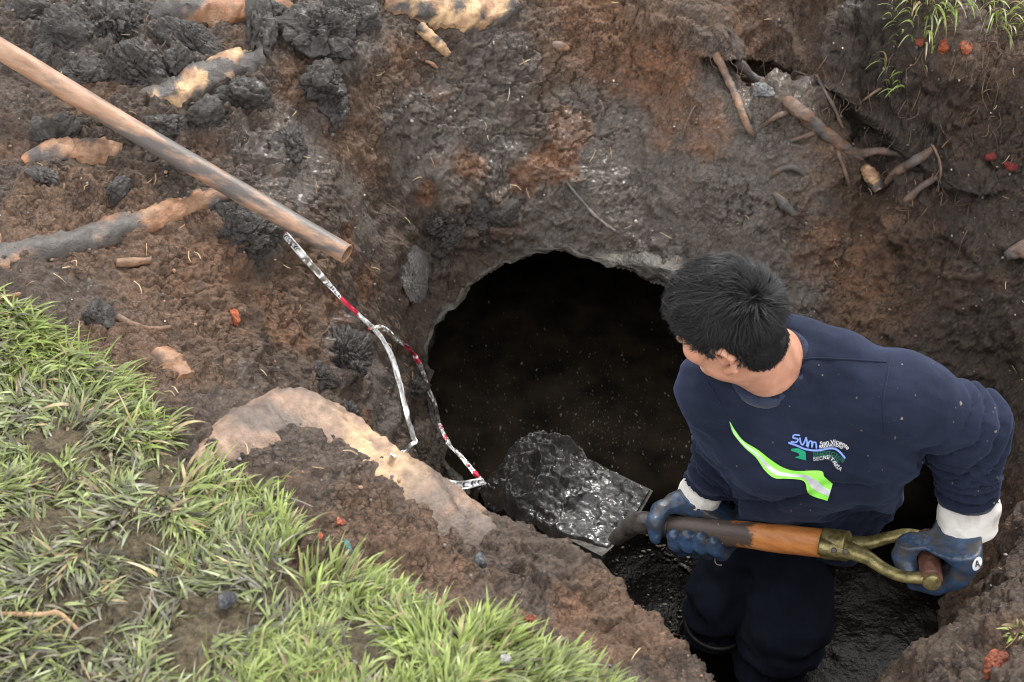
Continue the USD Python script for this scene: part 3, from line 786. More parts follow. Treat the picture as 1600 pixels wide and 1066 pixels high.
# clods of mud and stones
def lump_mesh(c, n, r, seed, flat=.75, ang=.5, sub=4):
    """An angular, crumbling lump: the hull of scattered points, its faces broken up by ridges, cracks and crumbs."""
    s = trimesh.creation.icosphere(subdivisions=sub + (r > .055))
    u = np.array(s.vertices)
    g = np.random.default_rng(seed)
    k = 9 + int(ang * 12)
    dirs = unit(g.normal(size=(k, 3)))
    dist = g.uniform(.55, 1.0, k)
    q = dist / np.maximum((u + .18 * (np.stack([noise(u + seed, 2.2, seed + j) for j in range(3)], 1) - .5)) @ dirs.T, .25)     # planes cut the lump
    rad = np.minimum(np.sort(q, 1)[:, :2].mean(1) * .55 + q.min(1) * .45, 1.25)
    rad = rad * (1 + ang * (fbm(u + seed, 1.6, 2, seed) - .5))
    rdg = 1 - np.abs(2 * fbm(u * [1, 1, .6] + seed, 3.4, 4, seed + 1) - 1)
    rad = rad + .34 * ang * (rdg - .7) - .22 * ang * (1 - sstep(0, .10, np.abs(2 * fbm(u + seed, 2.3, 3, seed + 5) - 1))) + .16 * (fbm(u + seed, 11, 3, seed + 2) - .5) + .09 * (fbm(u + seed, 30, 2, seed + 4) - .5)
    v = u * rad[:, None] * r
    ax1 = unit(np.cross(n, g.normal(size=3)))
    ax2 = np.cross(n, ax1)
    st = g.uniform(.8, 1.3)
    v = c + v[:, :1] * ax1 * st + v[:, 1:2] * ax2 / st + v[:, 2:3] * n * flat
    return v, np.array(s.faces)


def clod_obj(px, py, r, label, seed, name='mud_clod', cat='mud clod', c=(.046, .040, .036), wetness=.6, lift=.0, flat=.75, ang=.55, group=None):
    p, n = on_ground(px, py)
    c = np.asarray(c)
    rr = 1.15 * r * pix(p)[2] / FOC
    v, f = lump_mesh(p + n * rr * lift, n, rr, seed, flat, ang)
    cc = np.asarray(c) * (.7 + .6 * fbm(v, 40, 3, seed))[:, None]
    return obj(name, (v, f), MUD, smooth=True, label=label, cat=cat, color=cc, wet=np.full(len(v), wetness) * (.6 + .8 * fbm(v, 30, 2, seed)), group=group)


CL = [(110, 55, 52, 'big rounded grey clod above the upper end of the pipe'), (55, 20, 34, 'clod at the top left corner'), (180, 30, 42, 'dark clod at the top, left of the reddish root'), (210, 105, 42, 'black crumbly clod just above the pipe'),
      (128, 112, 30, 'black clod touching the upper side of the pipe'), (300, 62, 38, 'dark clod lying over the reddish root'), (278, 95, 22, 'small pale faced clod beside the split root'), (405, 50, 34, 'dark clod on the right end of the reddish root'),
      (425, 20, 26, 'clod at the top edge right of the reddish root'), (510, 45, 55, 'large cracked dark clod left of the yellow log'), (545, 25, 38, 'dark clod touching the left end of the yellow log'), (505, 130, 38, 'upright dark clod below the large cracked clod'),
      (520, 175, 30, 'crumbly clod right of the pipe on the brown slope'), (325, 182, 30, 'ragged dark clod under the split root'), (380, 150, 38, 'flat grey clod right of the split root'), (255, 195, 26, 'dark clod touching the underside of the split root'),
      (80, 215, 40, 'dark clod under the upper part of the pipe'), (70, 275, 22, 'small black clod under the short tan root'), (185, 300, 22, 'small grey clod left of the pipe above the long root'), (400, 368, 46, 'dark wet clod under the pipe near the tape'),
      (372, 340, 30, 'dark clod at the right end of the long root'), (152, 494, 24, 'black clod beside the brown twig'), (455, 228, 28, 'low dark clod on the smooth slope above the pipe'),
      (690, 350, 34, 'lumpy clod left of the crumbled mud over the culvert'), (745, 335, 30, 'crumbled clod above the culvert mouth'), (790, 340, 24, 'small crumbled clod above the culvert crown'), (545, 555, 42, 'dark clod left of the tape in the lower slope'),
      (645, 600, 26, 'dark clod between the two tape strands'), (500, 585, 30, 'clod on the slope above the peak of the big root'), (545, 655, 34, 'wet clod just behind the big root'), (700, 372, 26, 'clod at the upper left of the culvert mouth')]
for q, (x, y, r, lb) in enumerate(CL):
    clod_obj(x, y, r * .92, lb, 100 + q, lift=-.12, ang=.5 + .3 * ((q * 7) % 5) / 4, flat=.7 + .1 * (q % 4), group='clods of dark mud on the banks')
clod_obj(648, 425, 34, 'smooth pale grey mud slab left of the culvert mouth', 140, 'mud_slab', 'mud slab', (.13, .122, .115), 1.0, .05, .28, .2)
clod_obj(655, 706, 42, 'broken brown concrete chunk at the lower left of the culvert mouth', 141, 'concrete_chunk', 'concrete chunk', (.075, .058, .042), .5, -.1, .8, .35)
clod_obj(1192, 143, 12, 'pale grey stone on the rusty root', 142, 'stone', 'stone', (.16, .16, .165), .7, .5, .7, .4)
clod_obj(752, 878, 10, 'small blue grey stone below the big root end', 143, 'stone', 'stone', (.10, .11, .12), .6, .3, .7, .3)
clod_obj(280, 140, 9, 'small pale stone beside the split root', 144, 'stone', 'stone', (.16, .155, .15), .6, 1.6, .7, .4)
clod_obj(355, 942, 13, 'dark grey scrap of plastic lying in the grass', 145, 'plastic_scrap', 'plastic scrap', (.035, .037, .043), .3, .9, .18, .8)
clod_obj(536, 856, 8, 'small teal scrap at the grass edge', 146, 'plastic_scrap', 'plastic scrap', (.08, .2, .19), .5, 1.2, .3, .5)
clod_obj(785, 1040, 8, 'small white stone in the grass at the bottom edge', 147, 'stone', 'stone', (.4, .4, .4), .3, 1.5, .7, .3)
for q, (x, y, r, lb, c) in enumerate([(368, 495, 9, 'small orange brick fragment in the left slope', (.42, .11, .04)), (1438, 66, 8, 'small orange brick crumb under the grass tuft', (.22, .055, .022)), (1478, 70, 12, 'long orange brick fragment under the grass tuft', (.26, .06, .022)),
                                     (1510, 73, 10, 'orange brick fragment at the right end under the grass tuft', (.22, .055, .022)), (1548, 246, 7, 'dark red brick fragment in the right wall', (.15, .02, .015)), (1580, 260, 7, 'bright red brick fragment near the right edge', (.18, .016, .012)),
                                     (829, 965, 9, 'orange brick crumb at the edge of the lawn in the foreground', (.36, .10, .05)), (824, 997, 9, 'second orange brick crumb below in the foreground soil', (.3, .10, .05)), (531, 815, 7, 'small orange brick crumb on the bare soil beside the grass', (.36, .10, .05)),
                                     (500, 838, 6, 'tiny red brick crumb at the grass edge', (.38, .09, .04)), (1555, 1035, 20, 'flat orange brick piece in the right foreground bank', (.22, .06, .028)), (100, 35, 8, 'small pinkish tile crumb on the top left clod', (.2, .11, .08))]):
    clod_obj(x, y, r, lb, 150 + q, 'brick_fragment', 'brick fragment', c, .3, -.1 if x != 100 else 4.0, .6, .6)

# barrier tape
TAPE = mat('plastic_tape', {'a': ('attribute', {'attribute': 'soil'}), 'g': ('geometry', {}), 'n': ('noise_texture', {'scale': 90.0, 'detail': 5.0}), 'r': ('rgb_ramp', {'ramp': [(0.35, (0.55, 0.53, 0.5)), (0.55, (1, 1, 1))]}),
                            'm': ('mix_color', {'blend_type': 'multiply', 'fac': 1.0}), 'p': ('principled_bsdf', {'roughness': 0.32})},
           [('g.position', 'n.vector'), ('n.fac', 'r.fac'), ('a.color', 'm.a'), ('r.color', 'm.b'), ('m.result', 'p.base_color')])
PR = 'W' * 3


def tape(name, pts, widths, runs, label, twist, seed, lift=.012, depth=None):
    """A crumpled ribbon; runs: (length, kind) R red, W white, K black letters on white, D dirty, repeated."""
    p = np.array([on_ground(x, y, lift)[0] if d is None else at(x, y, d) for (x, y), d in zip(pts, depth or [None] * len(pts))])
    L = np.linalg.norm(np.diff(p, axis=0), axis=1).sum()
    n = int(L / .0022)
    c = spline(p, n)
    tt = unit(np.gradient(c, axis=0))
    view = unit(CAM - c)
    side = unit(np.cross(tt, view))
    a = (noise(np.stack([np.linspace(0, L * 9, n), np.zeros(n), np.zeros(n)], 1), 1, seed) - .5) * twist
    side = side * np.cos(a)[:, None] + np.cross(tt, side) * np.sin(a)[:, None]
    w = np.interp(np.linspace(0, 1, n), np.linspace(0, 1, len(widths)), widths)
    m = 9
    u = np.linspace(-1, 1, m)
    fold = (noise(np.stack([np.repeat(np.linspace(0, L * 35, n), m), np.tile(u * 1.6, n), np.zeros(n * m)], 1), 1, seed + 1) - .5).reshape(n, m) * .012
    v = c[:, None] + u[None, :, None] * side[:, None] * w[:, None, None] * .5 + fold[..., None] * np.cross(tt, side)[:, None]
    s = np.linspace(0, L, n)
    tot = sum(r[0] for r in runs)
    kind = np.array(list('W') * n)
    x = 0
    while x < L:
        for ln, kd in runs:
            kind[(s >= x) & (s < x + ln)] = kd
            x += ln
    white, red, black, dirt = (.80, .80, .80), (.50, .035, .07), (.02, .02, .025), (.22, .20, .17)
    col = np.zeros((n, m, 3))
    for i in range(n):
        kd = kind[i]
        for j in range(m):
            q = white
            if kd == 'R':
                q = red
            elif kd == 'D':
                q = dirt if noise(np.array([s[i] * 120, j * .5, seed]), 1, 3) > .42 else white
            elif kd == 'K' and 1 < j < m - 2:
                ph = (s[i] / .0145) % 1                       # block capitals along the tape
                bar = (j == 2 or j == m - 3 or ph < .25) if int(s[i] / .0145) % 3 else (ph < .28 or .5 < ph < .72)
                q = black if bar and ph < .78 else white
            col[i, j] = q
    v = v.reshape(-1, 3)
    i, j = np.arange(n - 1)[:, None] * m, np.arange(m - 1)[None]
    q = np.stack([i + j, i + j + 1, i + m + j + 1, i + m + j], -1).reshape(-1, 4)
    f = np.vstack([q[:, [0, 1, 2]], q[:, [0, 2, 3]]])
    return obj(name, (v, f), TAPE, smooth=True, color=col.reshape(-1, 3), label=label, cat='barrier tape')


tape('barrier_tape', [(418, 346), (436, 366), (470, 408), (510, 455), (548, 497), (577, 525), (598, 560), (614, 610), (625, 655), (634, 684), (637, 691), (631, 697), (618, 708), (600, 722)], [.014, .016, .011, .010, .013, .012, .010, .009, .009, .009, .009, .009, .009, .011],
     [(.035, 'R'), (.06, 'K'), (.02, 'W'), (.09, 'D'), (.05, 'K'), (.065, 'R'), (.9, 'W')], 'white barrier tape with red bands running down the slope from under the pipe', 1.3, 201, .022)
tape('barrier_tape', [(565, 512), (590, 516), (612, 532), (635, 550), (650, 575), (660, 600), (672, 632), (685, 662), (700, 690), (722, 715), (752, 752)], [.010, .012, .013, .010, .009, .009, .008, .009, .009, .010, .009],
     [(.02, 'R'), (.25, 'D'), (.012, 'R'), (.03, 'W'), (.04, 'R'), (.008, 'W'), (.03, 'R'), (.008, 'W')], 'muddy strand of red and white barrier tape hanging into the culvert mouth', 1.8, 202, .016, depth=[None] * 8 + [2.93, 2.86, 2.70])
tape('barrier_tape', [(630, 750), (660, 753), (690, 755), (720, 758), (752, 753), (758, 751)], [.016, .016, .017, .016, .017, .013],
     [(.028, 'W'), (.03, 'R'), (.01, 'W'), (.09, 'K')], 'short straight length of barrier tape with black letters behind the big root', .5, 203, .014, depth=[2.66, 2.66, 2.67, 2.68, 2.70, 2.70])

# small litter: bits of straw, pale grit, hair roots
def strew(n, test, seed, maker):
    g = np.random.default_rng(seed)
    out, cols = [], []
    while len(out) < n:
        x, y = g.uniform(0, 1600), g.uniform(0, 1066)
        if not test(x, y, g):
            continue
        p, nn = on_ground(x, y)
        m, c = maker(p, nn, g)
        out.append(m)
        cols.append(np.tile(c, (len(m[0]), 1)))
    return join(out), np.vstack(cols)


rim_poly = Polygon(RIM_PX).buffer(25)
lawn_pix = Polygon(lawn_px).buffer(-25)


def bare(x, y, g):
    from shapely.geometry import Point
    return not rim_poly.contains(Point(x, y)) and not lawn_pix.contains(Point(x, y)) and g.random() < (1.0 if y < 800 else .7)


def straw(p, n, g):
    t = unit(np.cross(n, g.normal(size=3)))
    b = t + g.normal(0, .16, 3)
    L = g.uniform(.01, .035)
    q = limb([p + n * .004, p + n * .008 + t * L * .5, p + n * .005 + unit(b) * L], [.0009, .0011, .0006], 6, 4, caps=False)
    return q, np.array([[.30, .20, .10], [.20, .12, .06], [.42, .33, .2], [.10, .06, .035]])[g.integers(4)] * g.uniform(.7, 1.2)


m, c = strew(150, bare, 301, straw)
obj('straw_litter', m, PALE, smooth=True, color=c, label='scattered bits of straw and fine twigs on the mud', cat='straw', kind='stuff')


def grit(p, n, g):
    s = trimesh.creation.icosphere(subdivisions=1)
    r = .0011 + .0028 * g.random() ** 1.6
    v = np.array(s.vertices) * r * g.uniform(.6, 1.3, 3) * (1 + g.normal(0, .12, (len(s.vertices), 1))) + p + n * r * .4
    return (v, np.array(s.faces)), np.array([[.5, .47, .42], [.22, .20, .19], [.30, .16, .10], [.11, .10, .10], [.10, .075, .06]])[g.choice(5, p=[.03, .10, .08, .37, .42])] * g.uniform(.7, 1.2)


m, c = strew(700, bare, 302, grit)
obj('pale_grit', m, PALE, smooth=True, color=c, label='small stones and pale grit scattered over the mud', cat='grit', kind='stuff')


def hair_root(p, n, g):
    L = g.uniform(.02, .085)
    d = np.array([g.normal(0, .25), -.25, -1.0])
    o = n * g.uniform(.006, .022)
    q = limb([p + o * .2, p + o + d * L * .35 + g.normal(0, .006, 3), p + o + d * L * .7 + g.normal(0, .008, 3), p + o + d * L + g.normal(0, .012, 3)], [.0009, .0008, .0007, .0004], 9, 4, caps=False)
    return q, np.array([.10, .066, .040]) * g.uniform(.3, 1.4)


def overhang(x, y, g):
    return (1060 < x < 1330 and 75 < y < 175 and g.random() < .8) or (1330 < x < 1600 and 90 < y < 400 and g.random() < .28) or (1380 < x < 1600 and 60 < y < 110)


m, c = strew(170, overhang, 303, hair_root)
obj('hair_roots', m, PALE, smooth=True, color=c, label='fine hair roots hanging from the dark overhang in the right wall', cat='roots', kind='stuff')

# grass
LEAF = mat('grass_blade', {'a': ('attribute', {'attribute': 'soil'}), 'g': ('geometry', {}), 'n': ('noise_texture', {'scale': 55.0, 'detail': 3.0}), 'r': ('rgb_ramp', {'ramp': [(0.35, (0.6, 0.6, 0.6)), (0.65, (1.15, 1.15, 1.15))]}),
                           'm': ('mix_color', {'blend_type': 'multiply', 'fac': 1.0, 'use_clamp': False}), 'p': ('principled_bsdf', {'roughness': 0.42}), 't': ('translucent_bsdf', {}), 'x': ('mix_closure', {'fac': 0.3})},
           [('g.position', 'n.vector'), ('n.fac', 'r.fac'), ('a.color', 'm.a'), ('r.color', 'm.b'), ('m.result', 'p.base_color'), ('m.result', 't.color'), ('p.BSDF', 'x.closure1'), ('t.BSDF', 'x.closure2')], 'x.closure')


def blades(base, dirs, length, width, rise, droop, col, g, seg=5):
    """Bent strips: base points, horizontal directions, lengths, widths, start pitch (0 flat, 1 upright)."""
    n = len(base)
    v = np.zeros((n, seg + 1, 2, 3))
    pos = base.copy()
    ang = rise * math.pi / 2
    side = np.stack([-dirs[:, 1], dirs[:, 0], np.zeros(n)], 1)
    roll = g.normal(0, .7, n)
    for k in range(seg + 1):
        s = k / seg
        w = width * (np.minimum(1, .55 + 1.6 * s) * (1 - s ** 2.2) + .02)
        sd = side * np.cos(roll)[:, None] + np.array([0, 0, 1.0]) * np.sin(roll)[:, None]
        v[:, k, 0] = pos - sd * w[:, None] / 2
        v[:, k, 1] = pos + sd * w[:, None] / 2
        step = dirs * np.cos(ang)[:, None] + np.array([0, 0, 1.0]) * np.sin(ang)[:, None]
        pos = pos + step * (length / seg)[:, None]
        ang = ang - droop / seg
    v = v.reshape(-1, 3)
    b = np.arange(n)[:, None] * (2 * seg + 2) + 2 * np.arange(seg)[None]
    q = np.stack([b, b + 1, b + 3, b + 2], -1).reshape(-1, 4)
    return (v, np.vstack([q[:, [0, 1, 2]], q[:, [0, 2, 3]]])), np.repeat(col, 2 * seg + 2, 0)


near = GV[(np.abs(GV[:, 0]) < 1.6) & (GV[:, 1] > .5) & (GV[:, 1] < 3.6)]
GT = cKDTree(near[:, :2])


def ground_z(x, y):
    return near[GT.query(np.stack([x, y], 1))[1], 2]


g = np.random.default_rng(401)
n0 = 165000
lo, hi = np.array([-1.1, .85]), np.array([.35, 2.25])
xy = g.uniform(lo, hi, (n0, 2))
inl = contains_xy(lawn_poly, xy[:, 0], xy[:, 1])
xy = xy[inl]
p3 = np.stack([xy[:, 0], xy[:, 1], np.zeros(len(xy))], 1)
patch = fbm(p3, 7, 3, 402)
tuft = fbm(p3, 22, 2, 403)
from shapely import distance, points
ed = distance(lawn_poly.exterior, points(xy))
bx_, by_, _ = pix(p3)
bare_l = np.zeros(len(xy))
for X_, Y_, R_ in [(120, 800, 60), (30, 840, 60), (110, 1000, 110), (230, 960, 80), (90, 940, 70), (300, 1010, 80), (280, 720, 50), (330, 960, 60), (150, 720, 60), (60, 700, 40), (200, 850, 60), (440, 940, 50), (560, 1010, 50), (20, 1050, 80), (500, 920, 40)]:
    bare_l = np.maximum(bare_l, np.exp(-((bx_ - X_) ** 2 + (by_ - Y_) ** 2) / R_ ** 2))
keepb = (tuft + (patch - .5) * .6 > .20 + .40 * bare_l) & (g.random(len(xy)) < .95 - .7 * bare_l)
xy, patch, tuft, ed, bare_l, p3 = xy[keepb], patch[keepb], tuft[keepb], ed[keepb], bare_l[keepb], p3[keepb]
n = len(xy)
base3 = np.stack([xy[:, 0], xy[:, 1], ground_z(xy[:, 0], xy[:, 1]) - .002], 1)
flow = fbm(p3, 5, 2, 404) * 14 + g.normal(0, .75, n)
dirs = np.stack([np.cos(flow), np.sin(flow), np.zeros(n)], 1)
edge_w = np.exp(-ed / .05)
out = unit(np.array([.75, .66, 0]) + g.normal(0, .5, (n, 3)) * [1, 1, 0])
dirs = unit(dirs + 1.2 * edge_w[:, None] * out)
fresh = np.clip(edge_w * .9 + sstep(.5, .62, fbm(p3, 6, 3, 405)) * .75 + g.normal(0, .18, n) - .6 * bare_l, 0, 1)
kA, kB, kC, kD = np.array([.25, .31, .085]), np.array([.20, .23, .095]), np.array([.15, .14, .10]), np.array([.36, .28, .15])
colb = kB + (kA - kB) * fresh[:, None]
mud_b = (g.random(n) < .30 * (1 - fresh) + .3 * bare_l)[:, None]
colb = np.where(mud_b, kC * g.uniform(.6, 1.3, (n, 1)), colb)
colb = np.where((g.random(n) < .08)[:, None], kD * g.uniform(.6, 1.1, (n, 1)), colb) * g.uniform(.65, 1.3, (n, 1))
ln = g.uniform(.020, .058, n) * (1 + .35 * edge_w) * (.8 + .5 * patch)
m, c = blades(base3, dirs, ln, g.uniform(.0028, .0068, n), np.clip(g.normal(.24, .16, n) + .16 * fresh, .02, .9), g.uniform(.3, 1.5, n), colb, g)
obj('grass', m, LEAF, smooth=True, color=c, label='trampled muddy green grass covering the near bank at lower left', cat='grass', kind='stuff')


def tuft_obj(px, py, rad, count, ln, lean, label, seed, lift=0.0, colors=(kA, kD, kB), up=(.35, .9), name='grass_tuft', droop=(.8, 2.4)):
    g = np.random.default_rng(seed)
    p, nn = on_ground(px, py)
    a, r = g.uniform(0, 2 * np.pi, count), np.sqrt(g.random(count)) * rad
    b = np.stack([p[0] + np.cos(a) * r, p[1] + np.sin(a) * r, np.full(count, p[2] + lift)], 1)
    b[:, 2] = np.minimum(ground_z(b[:, 0], b[:, 1]), p[2] + .05) - .003 + lift
    d = unit(np.stack([np.cos(a), np.sin(a), np.zeros(count)], 1) * .6 + np.array([*lean, 0]) + g.normal(0, .3, (count, 3)) * [1, 1, 0])
    cc = np.array(colors)[g.choice(len(colors), count, p=[.62, .14, .24])] * g.uniform(.7, 1.2, (count, 1))
    m, c = blades(b, d, g.uniform(ln[0], ln[1], count), g.uniform(.0035, .007, count), g.uniform(*up, count), g.uniform(*droop, count), cc, g, 6)
    return obj(name, m, LEAF, smooth=True, color=c, label=label, cat='grass tuft')


for q, (x, y, r, cn_, ln_, ln2, lb) in enumerate([
        (1445, 4, .075, 190, (.06, .13), (-.5, -.9), 'grass tuft overhanging the dark bank at the top right, left part'), (1570, 8, .075, 150, (.06, .13), (.1, -.9), 'grass tuft overhanging the dark bank at the top right corner'),
        (40, 540, .05, 60, (.05, .10), (.9, .2), 'bright grass tuft at the left edge on the lawn border'), (150, 600, .05, 60, (.05, .11), (.6, .6), 'bright upright grass tuft on the left lawn border'),
        (225, 680, .045, 70, (.05, .11), (.8, .5), 'bright grass tuft on the lawn border left of the big root'), (300, 760, .04, 55, (.05, .13), (.7, .7), 'tall grass tuft with long leaning blades below the big root'),
        (400, 800, .045, 80, (.04, .09), (.9, .3), 'yellow green grass tuft at the tip of the lawn below the big root'), (520, 915, .05, 110, (.05, .11), (.6, .8), 'large fresh grass tuft in the middle of the lawn border'),
        (590, 950, .04, 60, (.04, .10), (.9, .2), 'fresh grass tuft with a long blade reaching over the soil'), (720, 1005, .05, 80, (.04, .08), (.6, .6), 'grass tuft on the lower lawn border'), (860, 1050, .05, 90, (.04, .08), (.7, .6), 'grass tuft at the bottom edge on the lawn border'),
        (1592, 985, .015, 30, (.02, .04), (-.4, -.3), 'tiny grass tuft on the right foreground bank')]):
    tuft_obj(x, y, r, int(cn_ * .8), (ln_[0] * .75, ln_[1] * (.75 if y > 100 else 1)), ln2, lb, 420 + q)
# ------------------------------------------------------------------ the worker in the pit
CLOTH = mat('navy_fleece', {
    'g': ('geometry', {}),
    'n': ('noise_texture', {'scale': 9.0, 'detail': 5.0, 'roughness': 0.6}),
    'r': ('rgb_ramp', {'ramp': [(0.35, (0.0075, 0.0105, 0.022)), (0.65, (0.013, 0.017, 0.034))]}),
    'n2': ('noise_texture', {'scale': 900.0, 'detail': 2.0}),
    'n3': ('noise_texture', {'scale': 45.0, 'detail': 4.0, 'distortion': 0.8}),
    'b1': ('bump', {'strength': 0.25, 'distance': 0.006}),
    'b': ('bump', {'strength': 0.35, 'distance': 0.001}),
    'p': ('principled_bsdf', {'roughness': 0.92, 'sheen_weight': 0.12, 'sheen_roughness': 0.45, 'sheen_tint': (0.35, 0.45, 0.75), 'specular_ior_level': 0.15})},
    [('g.position', 'n.vector'), ('g.position', 'n2.vector'), ('g.position', 'n3.vector'), ('n.fac', 'r.fac'), ('r.color', 'p.base_color'), ('n3.fac', 'b1.height'), ('b1.normal', 'b.normal'), ('n2.fac', 'b.height'), ('b.normal', 'p.normal')])
TROUS = simple('navy_trouser_cloth', (0.006, 0.0075, 0.014), (0.011, 0.014, 0.025), 12, (0.85, 0.95), 0.3, 0.001, 700.0, specular_ior_level=0.15)
RIB = mat('ribbed_navy', {'g': ('geometry', {}), 'n': ('noise_texture', {'scale': 60.0, 'detail': 3.0}), 'w': ('noise_texture', {'scale': 420.0, 'detail': 2.0}), 'r': ('rgb_ramp', {'ramp': [(0.35, (0.014, 0.019, 0.038)), (0.65, (0.022, 0.029, 0.055))]}), 'b': ('bump', {'strength': 0.7, 'distance': 0.002}), 'p': ('principled_bsdf', {'roughness': 0.9, 'sheen_weight': 0.2, 'specular_ior_level': 0.15})},
          [('g.position', 'n.vector'), ('g.position', 'w.vector'), ('n.fac', 'r.fac'), ('r.color', 'p.base_color'), ('w.fac', 'b.height'), ('b.normal', 'p.normal')])
RUBBER = simple('black_rubber', (0.006, 0.006, 0.006), (0.014, 0.013, 0.012), 30, (0.35, 0.6), 0.2, 0.001, 200.0)
SKIN = mat('skin', {'g': ('geometry', {}), 'n': ('noise_texture', {'scale': 35.0, 'detail': 4.0}), 'r': ('rgb_ramp', {'ramp': [(0.35, (0.33, 0.155, 0.095)), (0.65, (0.43, 0.22, 0.145))]}), 'n2': ('noise_texture', {'scale': 600.0, 'detail': 2.0}),
                    'b': ('bump', {'strength': 0.2, 'distance': 0.001}), 'p': ('principled_bsdf', {'roughness': 0.5, 'subsurface_weight': 0.12, 'subsurface_scale': 0.006})},
           [('g.position', 'n.vector'), ('g.position', 'n2.vector'), ('n.fac', 'r.fac'), ('r.color', 'p.base_color'), ('n2.fac', 'b.height'), ('b.normal', 'p.normal')])
HAIR = mat('black_hair', {'p': ('principled_bsdf', {'base_color': (0.007, 0.0065, 0.0065), 'roughness': 0.42, 'specular_ior_level': 0.4})}, [])
GLOVE = mat('blue_rubber_glove', {
    'g': ('geometry', {}), 'n': ('noise_texture', {'scale': 28.0, 'detail': 6.0, 'roughness': 0.65}),
    'r': ('rgb_ramp', {'ramp': [(0.40, (0.035, 0.034, 0.033)), (0.53, (0.020, 0.038, 0.074)), (0.7, (0.030, 0.064, 0.130))]}),
    'rr': ('map_range', {'from_min': 0.3, 'from_max': 0.7, 'to_min': 0.5, 'to_max': 0.26, 'clamp': True}),
    'n2': ('noise_texture', {'scale': 160.0, 'detail': 4.0}), 'b': ('bump', {'strength': 0.4, 'distance': 0.002}), 'p': ('principled_bsdf', {})},
    [('g.position', 'n.vector'), ('g.position', 'n2.vector'), ('n.fac', 'r.fac'), ('n.fac', 'rr.value'), ('rr.result', 'p.roughness'), ('r.color', 'p.base_color'), ('n2.fac', 'b.height'), ('b.normal', 'p.normal')])
CUFF = simple('cream_canvas_cuff', (0.42, 0.39, 0.35), (0.66, 0.63, 0.58), 18, (0.85, 0.95), 0.3, 0.001, 500.0, lo=.3, hi=.5)
GREEN = mat('fluorescent_green', {'p': ('principled_bsdf', {'base_color': (0.30, 0.86, 0.10), 'roughness': 0.6})}, [])
SILVER = simple('reflective_silver', (0.42, 0.43, 0.46), (0.74, 0.75, 0.78), 25, (0.35, 0.5), 0.3, 0.002, 60.0)
INK_B = mat('print_light_blue', {'p': ('principled_bsdf', {'base_color': (0.17, 0.27, 0.68), 'roughness': 0.6})}, [])
INK_W = mat('print_white', {'p': ('principled_bsdf', {'base_color': (0.75, 0.75, 0.76), 'roughness': 0.6})}, [])
INK_G = mat('print_green', {'p': ('principled_bsdf', {'base_color': (0.012, 0.30, 0.15), 'roughness': 0.6})}, [])
INK_D = mat('print_dark_green', {'p': ('principled_bsdf', {'base_color': (0.008, 0.16, 0.085), 'roughness': 0.6})}, [])
EYE = mat('eye_white', {'p': ('principled_bsdf', {'base_color': (0.6, 0.58, 0.55), 'roughness': 0.2})}, [])

SR, SL = at(1112, 605, 2.62), at(1408, 615, 2.54)
ER, EL = at(1145, 690, 2.84), at(1512, 664, 2.60)
WR, WL = at(1103, 756, 2.90), at(1512, 778, 2.68)
NK = at(1203, 572, 2.56)
HC = at(1136, 506, 2.45)
HR_, HL = at(1165, 822, 3.16), at(1245, 830, 3.14)
KR, KL = at(1126, 925, 3.24), at(1230, 965, 3.14)
AR, AL = np.array([KR[0] + .015, KR[1] + .03, -1.40]), np.array([KL[0] - .02, KL[1] + .04, -1.40])
# shovel line
S0, S1 = at(1000, 818, 2.95), at(1297, 850, 2.75)
sa = unit(S1 - S0)
RS = .0265                                                      # shaft radius

worker = thing('person', (KL[0], KL[1], -1.45), 'worker in navy sweatshirt and blue gloves bending in the pit, looking into the culvert', 'person')

# head: local frame, x to the face, y to his left, z up
hx = unit(np.array([-.86, .42, -.40]))
hz = np.array([-.16, -.12, 1.0])
hz = unit(hz - hx * (hz @ hx))
hy = np.cross(hz, hx)
HM = np.stack([hx, hy, hz], 1)
HS = .89


def H(x, y, z):
    return HC + HS * (HM @ np.array([x, y, z]))


def hc(a, b, ra, rb, k=.012):
    return ('c', H(*a), H(*b), ra * HS, rb * HS, {'k': k})


def he(c, r, k=.015, R=None):
    return ('e', H(*c), np.array(r) * HS, HM if R is None else R, {'k': k})


head = [he((-.012, 0, .032), (.099, .079, .088)), he((.034, 0, -.04), (.060, .061, .082), .03), hc((.030, -.035, -.085), (.068, -.012, -.112), .022, .018, .02), hc((.030, .035, -.085), (.068, .012, -.112), .022, .018, .02),
        hc((.079, -.034, .010), (.079, .034, .010), .0125, .0125), hc((.092, 0, .004), (.111, 0, -.036), .007, .0115, .008), hc((.098, -.011, -.040), (.098, .011, -.040), .008, .008, .006),
        he((.066, .036, -.035), (.026, .022, .022), .02), he((.066, -.036, -.035), (.026, .022, .022), .02),
        hc((.089, -.017, -.066), (.089, .017, -.066), .007, .007, .005), hc((.087, -.014, -.077), (.087, .014, -.077), .008, .008, .005),
        he((.079, 0, -.110), (.018, .020, .016), .015)]
for s in (-1, 1):                                               # ears: a rim, a lobe and the dish inside
    ear = [((-.006, .077, -.014), (-.010, .092, .024), .0065), ((-.010, .092, .024), (-.030, .099, .028), .0065), ((-.030, .099, .028), (-.044, .098, .004), .0065), ((-.044, .098, .004), (-.030, .088, -.034), .0062), ((-.030, .088, -.034), (-.008, .078, -.050), .0085), ((-.014, .079, -.016), (-.030, .085, .004), .011)]
    head += [hc((a[0], s * a[1], a[2]), (b[0], s * b[1], b[2]), r, r, .006) for a, b, r in ear]
neck_top = H(-.030, 0, -.055)
body = head + [('c', neck_top, NK + np.array([.012, .03, -.01]), .054, .060, {'k': .03}), ('c', H(.0, 0, -.09), NK + np.array([-.005, -.01, -.0]), .045, .05, {'k': .03})]
chest0, chest1 = at(1215, 662, 2.70), at(1330, 668, 2.68)
waist0, waist1 = at(1212, 760, 3.00), at(1300, 762, 2.98)
